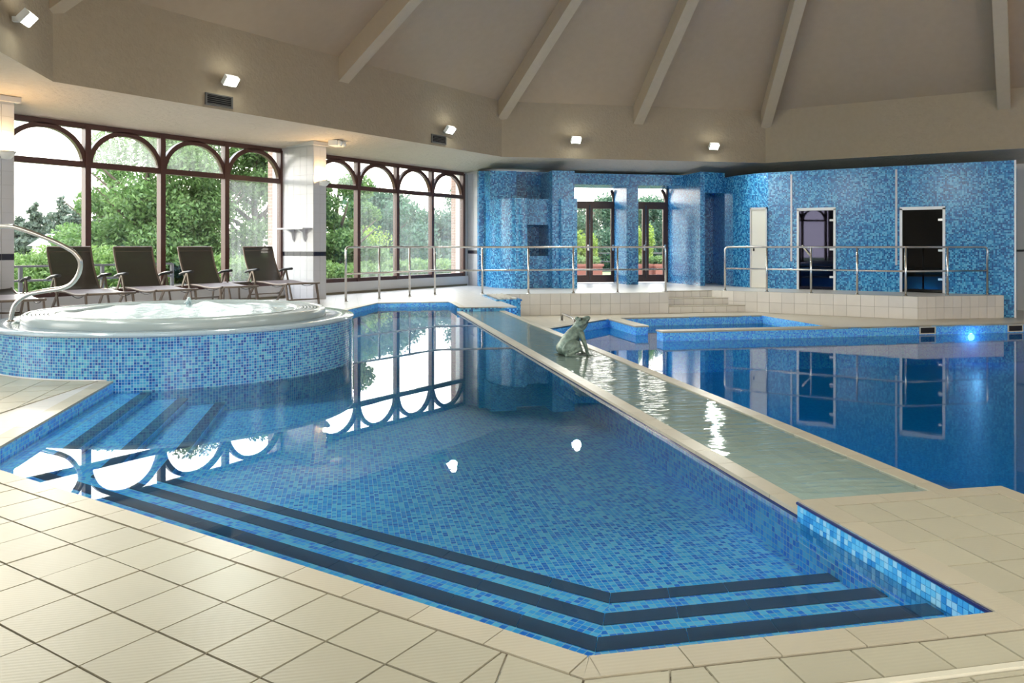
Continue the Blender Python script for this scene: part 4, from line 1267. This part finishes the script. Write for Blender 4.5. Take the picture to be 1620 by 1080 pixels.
# ------------------------------------------------------------------ sun loungers
def lounger(loc, ang, label, group, flat_back=False):
    """local +y points to the foot end; hinge of the backrest above the origin"""
    root = empty('sun_lounger', (loc[0], loc[1], 0), ang)
    tag(root, label, 'sun lounger', group)
    w = .34
    fr, sl = M['lounger_frame'], M['sling']
    zs = .40
    def seat_z(y): return zs + .018 * math.sin(y * 5.2 + .3)
    ys = [i * .06 for i in range(21)]
    for s_ in (-1, 1):
        MB().tube([(s_ * w, y, seat_z(y)) for y in ys], .020, 8).build('side_rail', fr, root)
    sm_ = MB()
    for i in range(20):
        a, b = ys[i], ys[i + 1]
        sm_.sm.add(len(sm_.f)); sm_.quad([(-w, a, seat_z(a) + .016), (w, a, seat_z(a) + .016), (w, b, seat_z(b) + .016), (-w, b, seat_z(b) + .016)])
        sm_.quad([(-w, b, seat_z(b) + .010), (w, b, seat_z(b) + .010), (w, a, seat_z(a) + .010), (-w, a, seat_z(a) + .010)])
    sm_.build('seat_sling', M['seat_sling'], root)
    ba = math.radians(12 if flat_back else 62)
    BL = .78
    back = empty('backrest', (0, 0, zs), 0, root)
    def bp(t, x, off=0.0):
        bend = .05 * math.sin(math.pi * t)
        return (x, -math.cos(ba) * BL * t - math.sin(ba) * (bend - off), math.sin(ba) * BL * t - math.cos(ba) * (bend - off) * .6)
    ts_ = [i / 10 for i in range(11)]
    MB().tube([bp(t, -w + .015) for t in ts_] , .018, 8).tube([bp(t, w - .015) for t in ts_], .018, 8).tube([bp(1, -w + .015), bp(1, w - .015)], .018, 8).build('backrest_frame', fr, back)
    sg = MB()
    for i in range(10):
        a, b = ts_[i], ts_[i + 1]
        sg.sm.add(len(sg.f)); sg.quad([bp(a, -w + .02, .006), bp(a, w - .02, .006), bp(b, w - .02, .006), bp(b, -w + .02, .006)])
        sg.quad([bp(b, -w + .02, 0), bp(b, w - .02, 0), bp(a, w - .02, 0), bp(a, -w + .02, 0)])
    sg.build('back_sling', sl, back)
    MB().tube([bp(.9, -w + .02, .008), bp(.9, w - .02, .008)], .006, 6).build('hem', fr, back)
    for s_ in (-1, 1):
        MB().bar((s_ * w, 1.12, seat_z(1.12)), (s_ * (w + .005), 1.20, 0), .022, .045, (0, 1, 0)).build('leg', fr, root)
        MB().bar((s_ * w, .12, seat_z(.1)), (s_ * (w + .01), -.22, .0), .022, .045, (0, 1, 0)).build('leg', fr, root)
        arm = empty('armrest', (s_ * (w + .035), 0, 0), 0, root)
        MB().tube([(0, -.20, .60), (0, -.05, .635), (0, .12, .652), (0, .27, .66)], .024, 8).build('arm_pad', M['arm_black'], arm)
        MB().bar((0, .06, .64), (0, .28, .0), .020, .036, (0, 1, 0)).build('arm_strut', fr, arm)
        MB().bar((0, .05, .64), (0, -.12, .38), .020, .036, (0, 1, 0)).build('arm_strut', fr, arm)
    MB().tube([(-w, 1.17, .10), (w, 1.17, .10)], .014, 8).build('cross_bar', fr, root)
    MB().tube([(-w, -.12, .16), (w, -.12, .16)], .014, 8).build('cross_bar', fr, root)
    MB().tube([(-w, 1.22, seat_z(1.2)), (w, 1.22, seat_z(1.2))], .018, 8).build('cross_bar', fr, root)
    for s_ in (-1, 1):
        MB().tube([(s_ * w * .98, y, seat_z(y) - .012 - .035 * math.sin(math.pi * max(0, min(1, (y - .55) / .5)))) for y in [.55 + i * .05 for i in range(11)]], .006, 6).build('sling_wire', M['arm_black'], root)
    return root
LA = math.radians(-97 - 90)
GRP = 'sun loungers in a row before the windows'
lounger((10.62, 12.78), LA, 'brown mesh sun lounger beside the tiled pier with the shelf', GRP)
lounger((9.16, 12.75), LA, 'brown mesh sun lounger beside the low footstool', GRP)
lounger((7.92, 12.72), LA, 'brown mesh sun lounger in the middle of the row by the window', GRP)
lounger((6.80, 12.66), LA, 'brown mesh sun lounger directly behind the hot tub handrail', GRP)
lounger((5.35, 12.15), LA - .1, 'brown mesh sun lounger with its back laid flat beside the pier', GRP, True)
ft = empty('footstool', (9.93, 13.0, 0), LA); tag(ft, 'low mesh footstool between two sun loungers', 'footstool')
MB().box(-.28, .28, -.2, .2, .40, .415).build('sling', M['seat_sling'], ft)
MB().tube([(-.28, -.2, .40), (.28, -.2, .40), (.28, .2, .40), (-.28, .2, .40), (-.28, -.2, .40)], .016, 8).build('frame', M['lounger_frame'], ft)
for a, b in ((-1, -1), (1, -1), (1, 1), (-1, 1)):
    MB().bar((a * .26, b * .18, .40), (a * .29, b * .2, 0), .02, .035, (0, 1, 0)).build('leg', M['lounger_frame'], ft)

# ------------------------------------------------------------------ shelf, sconces, emergency light, vents, floodlights
sh = empty('wall_shelf', (11.64, 13.05, 1.46)); tag(sh, 'small white shelf on brackets on the tiled pier', 'shelf')
MB().box(-.26, 0, -.42, .42, 0, .03).build('board', M['white_tile'], sh)
for y in (-.2, .14):
    m = MB(); t_ = .018
    pr = [(0, 0), (0, -.26), (-.05, -.2), (-.08, -.06), (-.2, 0)]
    m.v = [(a, y - t_, b) for a, b in pr] + [(a, y + t_, b) for a, b in pr]
    m.f = [tuple(range(5)), tuple(range(9, 4, -1))] + [(i, 5 + i, 5 + (i + 1) % 5, (i + 1) % 5) for i in range(5)]
    m.build('bracket', M['white_tile'], sh)
for x, lb in ((11.83, 'glowing wall uplight on the tiled pier with the shelf'), (5.66, 'glowing wall uplight on the pier beside the hot tub')):
    s_ = empty('wall_uplight', (x, 12.588, 2.46)); tag(s_, lb, 'wall light')
    MB().lathe([(.001, -.10), (.05, -.09), (.10, -.03), (.12, .02), (.115, .02), (.0, -.02)], 20, (0, -.12)).build('bowl', M['lamp_body'], s_)
    MB().lathe([(.0, .012), (.09, .012), (.10, -.0), (.0, -.01)], 20, (0, -.12)).build('lamp_glass', M['sconce'], s_)
    MB().box(-.03, .03, -.06, 0, -.08, -.02).build('arm', M['lamp_body'], s_)
    l = bpy.data.lights.new('uplight_glow', 'POINT'); l.energy = 16; l.color = (1, .66, .30); l.shadow_soft_size = .05
    o = bpy.data.objects.new('uplight_glow', l); link(o, s_); o.location = (0, -.14, .09)
em = empty('emergency_light', (12.05, 12.35, 3.325), .35); tag(em, 'white twin-spot emergency light on the soffit above the pier', 'emergency light')
MB().box(-.17, .17, -.10, .10, -.11, 0).build('body', M['lamp_body'], em)
for s_ in (-1, 1):
    o = MB().lathe([(.0, -.04), (.055, -.04), (.06, .03), (.03, .06), (0, .06)], 16).build('spot_head', M['lamp_body'], em); o.location = (s_ * .10, -.11, -.06); o.rotation_euler = (1.2, 0, 0)

def flood(p, nrm, z, label, power=95, vis=True):
    """floodlight bracketed on the upper wall; nrm points into the hall"""
    rz = math.atan2(nrm[1], nrm[0]) - math.pi / 2
    r = empty('floodlight', (p[0], p[1], z), rz); tag(r, label, 'floodlight', 'floodlights on the upper wall')
    # local +y into the hall
    MB().box(-.03, .03, 0, .10, -.03, .03).build('bracket', M['lamp_body'], r)
    h = empty('head', (0, .16, .02), 0, r); h.rotation_euler = (math.radians(-42), 0, 0)
    MB().box(-.13, .13, -.05, .035, -.085, .085).build('housing', M['lamp_body'], h)
    MB().box(-.115, .115, .035, .042, -.07, .07).build('glass', M['flood'], h)
    l = bpy.data.lights.new('flood_beam', 'SPOT'); l.energy = power * 3.0; l.color = (.96, 1, .93); l.spot_size = math.radians(150); l.spot_blend = .8; l.shadow_soft_size = .10
    o = bpy.data.objects.new('flood_beam', l); link(o, r)
    o.location = (0, .24, -.03); o.rotation_euler = (math.radians(52), 0, 0)
    l2 = bpy.data.lights.new('flood_spill', 'POINT'); l2.energy = power * .05; l2.color = (.95, 1, .9); l2.shadow_soft_size = .08
    o2 = bpy.data.objects.new('flood_spill', l2); link(o2, r); o2.location = (0, .26, .06)
    return r
AY = cy + HALF
flood((8.66, AY), (0, -1), 3.87, 'white floodlight above the vent over the sun loungers')
flood((14.68, AY), (0, -1), 3.78, 'white floodlight above the vent over the long railing')
flood(EB(20.16, 5.84), (-K, -K), 3.85, 'white floodlight on the upper wall above the niche pier')
flood(EB(20.16, 9.70), (-K, -K), 3.78, 'white floodlight on the upper wall above the mosaic passage')
flood((4.82, 10.47), (K, -K), 3.88, 'white floodlight on the upper wall by the spa corner')
flood((2.0, 7.65), (K, -K), 3.86, 'added unseen white floodlight on the spa corner wall nearer the entrance')  # extra lamp out of view, added to light the hall
for y, w_ in ((3.3, 'nearer the spa corner'), (-2.1, 'farther from the spa corner')): flood((cx - HALF, y), (1, 0), 3.86, 'added unseen white floodlight on the entrance side upper wall, ' + w_)  # lamps added behind the camera for more light on the deck
for x in (7.7, 13.1): flood((x, cy - HALF), (0, 1), 3.86, 'added unseen white floodlight on the lower pool side upper wall, ' + ('nearer the entrance' if x < 10 else 'nearer the sauna'))  # out-of-view lamps, added as further light for the hall
for p in (EB(-2.5 + 0, 0),): pass
for x, z in ((8.54, 3.555), (14.45, 3.565)):
    v = empty('air_vent', (x, AY, z)); tag(v, 'rectangular slatted air vent high above the ' + ('sun loungers' if x < 10 else 'long railing'), 'vent', 'air vents on the window side upper wall')
    MB().box(-.25, .25, -.012, 0, -.09, .09).build('backing', M['black_void'], v)
    for a in ((-.27, .27, .08, .10), (-.27, .27, -.10, -.08), (-.27, -.24, -.08, .08), (.24, .27, -.08, .08)):
        MB().box(a[0], a[1], -.03, 0, a[2], a[3]).build('frame', M['vent'], v)
    for k in range(5):
        z_ = -.064 + k * .032
        MB().obox((0, -.018, z_), (.24, 0, 0), (0, .012, .006), (0, .0006, -.0012)).build('slat', M['vent'], v)

# rescue pole and far wall tiles at the right edge
yp = on_x(1609, 23.9)[1]
o = MB().tube([(23.93, yp + .06, 1.7), (23.93, yp + .06, .75)], .03, 8).tube([(23.93, yp + .06, 1.0), (23.93, yp - .6, 1.0)], .025, 8).build('wall_bracket', M['lounger_frame'])
tag(o, 'dark metal bracket on the wall beyond the blue corner', 'bracket')

# ------------------------------------------------------------------ outdoors
struct(MB().quad([(-60, 13.9, -.25), (120, 13.9, -.25), (120, 140, -.25), (-60, 140, -.25)]).build('ground_lawn', M['lawn']), 'green lawn outside the windows')
struct(MB().quad([EB(23.4, -14) + (-.03,), EB(23.4, 14) + (-.03,), EB(30, 14) + (-.03,), EB(30, -14) + (-.03,)]).quad([(-14, 13.9, -.05), (12, 13.9, -.05), (12, 16.4, -.05), (-14, 16.4, -.05)]).build('ground_terrace', M['terrace']), 'paved terrace outside the doors')
struct(MB().quad([EB(30, -60) + (-.3,), EB(30, 90) + (-.3,), EB(140, 90) + (-.3,), EB(140, -60) + (-.3,)]).build('ground_garden', M['lawn']), 'garden ground beyond the terrace')
struct(MB().quad([(-60, -90, -.3), (-3.2, -90, -.3), (-3.2, 13.8, -.3), (-60, 13.8, -.3)]).build('ground_entrance', M['terrace']), 'paved ground on the entrance side')

def foliage(pts_centres, n, leaf, seed, flat_=.0):
    """leaf quads scattered through blobs: list of (x,y,z,rx,ry,rz)"""
    rng_ = np.random.default_rng(seed)
    B = np.array(pts_centres, float)
    vol = (B[:, 3] * B[:, 4] * B[:, 5]) ** .75
    idx = rng_.choice(len(B), n, p=vol / vol.sum())
    d = rng_.normal(size=(n, 3)); d /= np.linalg.norm(d, axis=1)[:, None]
    rad = rng_.random(n) ** .42
    c = B[idx, :3] + d * rad[:, None] * B[idx, 3:6]
    t = rng_.normal(size=(n, 3)); t /= np.linalg.norm(t, axis=1)[:, None]
    u = np.cross(t, rng_.normal(size=(n, 3))); u /= np.linalg.norm(u, axis=1)[:, None]
    s = leaf * (.6 + .8 * rng_.random(n))[:, None]
    v = np.empty((n, 4, 3))
    v[:, 0] = c - t * s; v[:, 1] = c + u * s * .45; v[:, 2] = c + t * s; v[:, 3] = c - u * s * .45
    return v.reshape(-1, 3)
def foliage_obj(name, v, mat, parent):
    n = len(v) // 4
    me = bpy.data.meshes.new(name)
    me.vertices.add(len(v)); me.vertices.foreach_set('co', v.ravel())
    me.loops.add(4 * n); me.loops.foreach_set('vertex_index', np.arange(4 * n, dtype=np.int32))
    me.polygons.add(n); me.polygons.foreach_set('loop_start', np.arange(0, 4 * n, 4, dtype=np.int32))
    me.update(calc_edges=True); me.materials.append(mat)
    return link(bpy.data.objects.new(name, me), parent)
def tree(name, x, y, h, r, n, leaf, mat, label, seed, trunk=.18, low=.15, zb=-.3, nb=26, group='trees outside the windows', conifer=False, cat='tree'):
    rg = random.Random(seed)
    root = empty(name, (x, y, zb)); tag(root, label, cat, group)
    bl = []
    for k in range(nb):
        if conifer:
            t = k / nb; z = h * (low + (1 - low) * t); rr = r * (1 - t) ** .8 + .1
            a = rg.uniform(0, 6.28)
            bl.append((math.cos(a) * rr * .35, math.sin(a) * rr * .35, z, rr * .8, rr * .8, h * .05))
        else:
            z = h * rg.uniform(low, .93); t = (z / h - low) / (1 - low)
            rr = r * math.sqrt(max(.05, 1 - (1.7 * (t - .42)) ** 2))
            a = rg.uniform(0, 6.28); q = rg.random() ** .5 * .8
            s_ = r * rg.uniform(.24, .42)
            bl.append((math.cos(a) * rr * q, math.sin(a) * rr * q, z, s_, s_, s_ * .75))
    foliage_obj('foliage', foliage(bl, n, leaf, seed), mat, root)
    tk = MB().tube([(0, 0, 0), (.05, .03, h * .3), (-.05, .05, h * .6), (.02, 0, h * .9)], trunk, 8, rs=[trunk, trunk * .8, trunk * .5, trunk * .15])
    if not conifer:
        for k in range(7):
            a = rg.uniform(0, 6.28); z = h * rg.uniform(.2, .55)
            tk.tube([(0, 0, z), (math.cos(a) * r * .4, math.sin(a) * r * .4, z + h * .12), (math.cos(a) * r * .75, math.sin(a) * r * .75, z + h * .26)], .05, 6, rs=[trunk * .4, trunk * .28, trunk * .08])
    tk.build('trunk', M['bark'], root)
    return root
def at_px(px, D):
    s_ = D * (px - 810) / F_PX
    return (D * FW[0] + s_ * RT[0], D * FW[1] + s_ * RT[1])
sd = 11
for px, D, h, r, n, leaf, mt, lb in (
    (178, 27, 4.2, 2.0, 20000, .07, 'leaf_mid', 'smaller leafy tree at the sky gap of the second window bay'),
    (235, 24, 4.9, 2.3, 26000, .07, 'leaf_mid', 'broad leafy tree behind the middle window bays, sunlight glinting through'),
    (318, 25.5, 5.3, 2.4, 26000, .07, 'leaf_mid', 'dense leafy tree behind the third window bay'),
    (405, 26, 5.2, 2.2, 26000, .07, 'leaf_mid', 'dense leafy tree behind the window bay next to the brick pier'),
    (535, 27, 3.8, 1.7, 26000, .07, 'leaf_mid', 'leafy tree just beyond the tiled pier'),
    (600, 36, 3.9, 2.6, 20000, .10, 'leaf_dark', 'dark rounded tree behind the railing window'),
    (672, 42, 4.1, 2.8, 20000, .10, 'leaf_dark', 'blue-green tree misted by the fogged panes'),
    (742, 44, 4.4, 2.8, 20000, .10, 'leaf_dark', 'blue-green tree at the end of the railing window'),
    (940, 46, 4.3, 2.8, 20000, .10, 'leaf_dark', 'tall dark tree beyond the glazed door by the niche'),
    (1035, 48, 4.5, 3.0, 20000, .10, 'leaf_dark', 'tall dark tree beyond the glazed door by the side wall'),
    (985, 52, 4.4, 3.0, 20000, .10, 'leaf_dark', 'dark tree standing between the two glazed doors'),
):
    sd += 1
    x, y = at_px(px, D)
    tree('leafy_tree', x, y, h, r, n, leaf, M[mt], lb, sd, low=.06)
for px, D, h, r in ((56, 57, 4.6, 1.7), (97, 64, 5.6, 2.0), (30, 66, 4.0, 2.0), (122, 58, 4.6, 1.9), (78, 72, 4.6, 2.4), (160, 80, 5.4, 2.2), (185, 66, 5.0, 2.4)):
    sd += 1
    x, y = at_px(px, D)
    tree('conifer', x, y, h, r, 5000, .16, M['leaf_far'], 'distant grey-green conifer on the skyline of the first window bay', sd, trunk=.14, low=.08, conifer=True, nb=18, group='distant conifers')
def bush(name, px, D, w, h, n, leaf, mat, label, group, zb=-.25):
    global sd
    sd += 1
    x, y = at_px(px, D); rg = random.Random(sd)
    root = empty(name, (x, y, zb)); tag(root, label, 'bush', group)
    bl = [(rg.uniform(-w, w) * .6, rg.uniform(-w, w) * .6, h * rg.uniform(.2, .75), w * .45, w * .45, h * .3) for _ in range(10)]
    foliage_obj('foliage', foliage(bl, n, leaf, sd), M[mat], root)
    for k in range(4): MB().tube([(rg.uniform(-.1, .1), rg.uniform(-.1, .1), 0), (rg.uniform(-w, w) * .5, rg.uniform(-w, w) * .5, h * .6)], .03, 6).build('stem', M['bark'], root)
    return root
for k, px in enumerate((40, 75, 112, 165, 215, 290, 380)):
    bush('shrub', px, 21 + (k % 3) * 2.2, 1.1, 1.15 + .2 * (k % 2), 6000, .055, 'leaf_hedge', 'low green shrub growing along the outdoor rail', 'shrubs behind the outdoor rail')
for k, px in enumerate((530, 565, 600, 635, 668, 700, 728)):
    bush('hedge_shrub', px, 25 + k * .9, 1.05, .95, 6000, .055, 'leaf_hedge', 'clipped green hedge shrub outside the railing window', 'hedge outside the railing window')
bush('lime_shrub', 566, 31, 2.0, 2.3, 7000, .06, 'leaf_lime', 'yellow-green shrub above the clipped hedge', None)
for px, lb in ((922, 'bright lime-green shrub seen through the door by the niche'), (1012, 'bright lime-green shrub seen through the door by the side wall')):
    x = bush('lime_shrub', px, 29.5, .55, 2.0, 5000, .055, 'leaf_lime', lb, None, -.05)
# terracotta planters on the terrace
for px, lb in ((928, 'terracotta trough on the terrace behind the door by the niche'), (1022, 'terracotta trough on the terrace behind the door by the side wall'), (1056, 'terracotta trough on the terrace at the edge of the glazed door')):
    x, y = at_px(px, 27.2)
    t_ = empty('planter_trough', (x, y, -.03), math.radians(-45)); tag(t_, lb, 'planter')
    MB().prism([(-.5, -.2), (.5, -.2), (.5, .2), (-.5, .2)], 0, .5).build('trough', M['terracotta'], t_)
    MB().box(-.54, .54, -.24, .24, .46, .54).build('rim', M['terracotta'], t_)
    foliage_obj('plants', foliage([(-.25, 0, .68, .25, .2, .16), (.25, 0, .66, .25, .2, .14)], 500, .05, 90), M['leaf_hedge'], t_)
# outdoor rails
def out_rail(p, q, label, zt, n):
    r = empty('terrace_rail', (p[0], p[1], -.05)); tag(r, label, 'railing')
    inv = Matrix.Translation(Vector(r.location)).inverted()
    for z in (zt, zt * .62, .15):
        o = MB().bar((p[0], p[1], z), (q[0], q[1], z), .05, .04).build('rail', M['outdoor_rail'], r); o.matrix_parent_inverse = inv
    for i in range(n + 1):
        t_ = i / n; x, y = p[0] + (q[0] - p[0]) * t_, p[1] + (q[1] - p[1]) * t_
        o = MB().bar((x, y, -.05), (x, y, zt), .06, .06, (0, 1, 0)).build('post', M['outdoor_rail'], r); o.matrix_parent_inverse = inv
out_rail((1.2, 16.2), on_y(272, 16.2), 'grey metal terrace rail outside the window bays', .72, 6)
out_rail(EB(29.5, 5.5), EB(29.5, 14), 'grey metal terrace rail beyond the glazed doors', .85, 7)
x, y = at_px(101, 52)
ct = empty('cottage', (x, y, -.3), .4); tag(ct, 'small distant cottage with a pale roof among the conifers', 'house')
MB().box(-1.3, 1.3, -1.2, 1.2, 0, 1.5).build('walls', M['cottage'], ct)
m = MB(); m.v = [(-1.5, -1.4, 1.45), (1.5, -1.4, 1.45), (1.5, 1.4, 1.45), (-1.5, 1.4, 1.45), (-1.5, 0, 2.2), (1.5, 0, 2.2)]
m.f = [(0, 1, 5, 4), (2, 3, 4, 5), (1, 2, 5), (3, 0, 4), (3, 2, 1, 0)]
m.build('roof', M['slate'], ct)
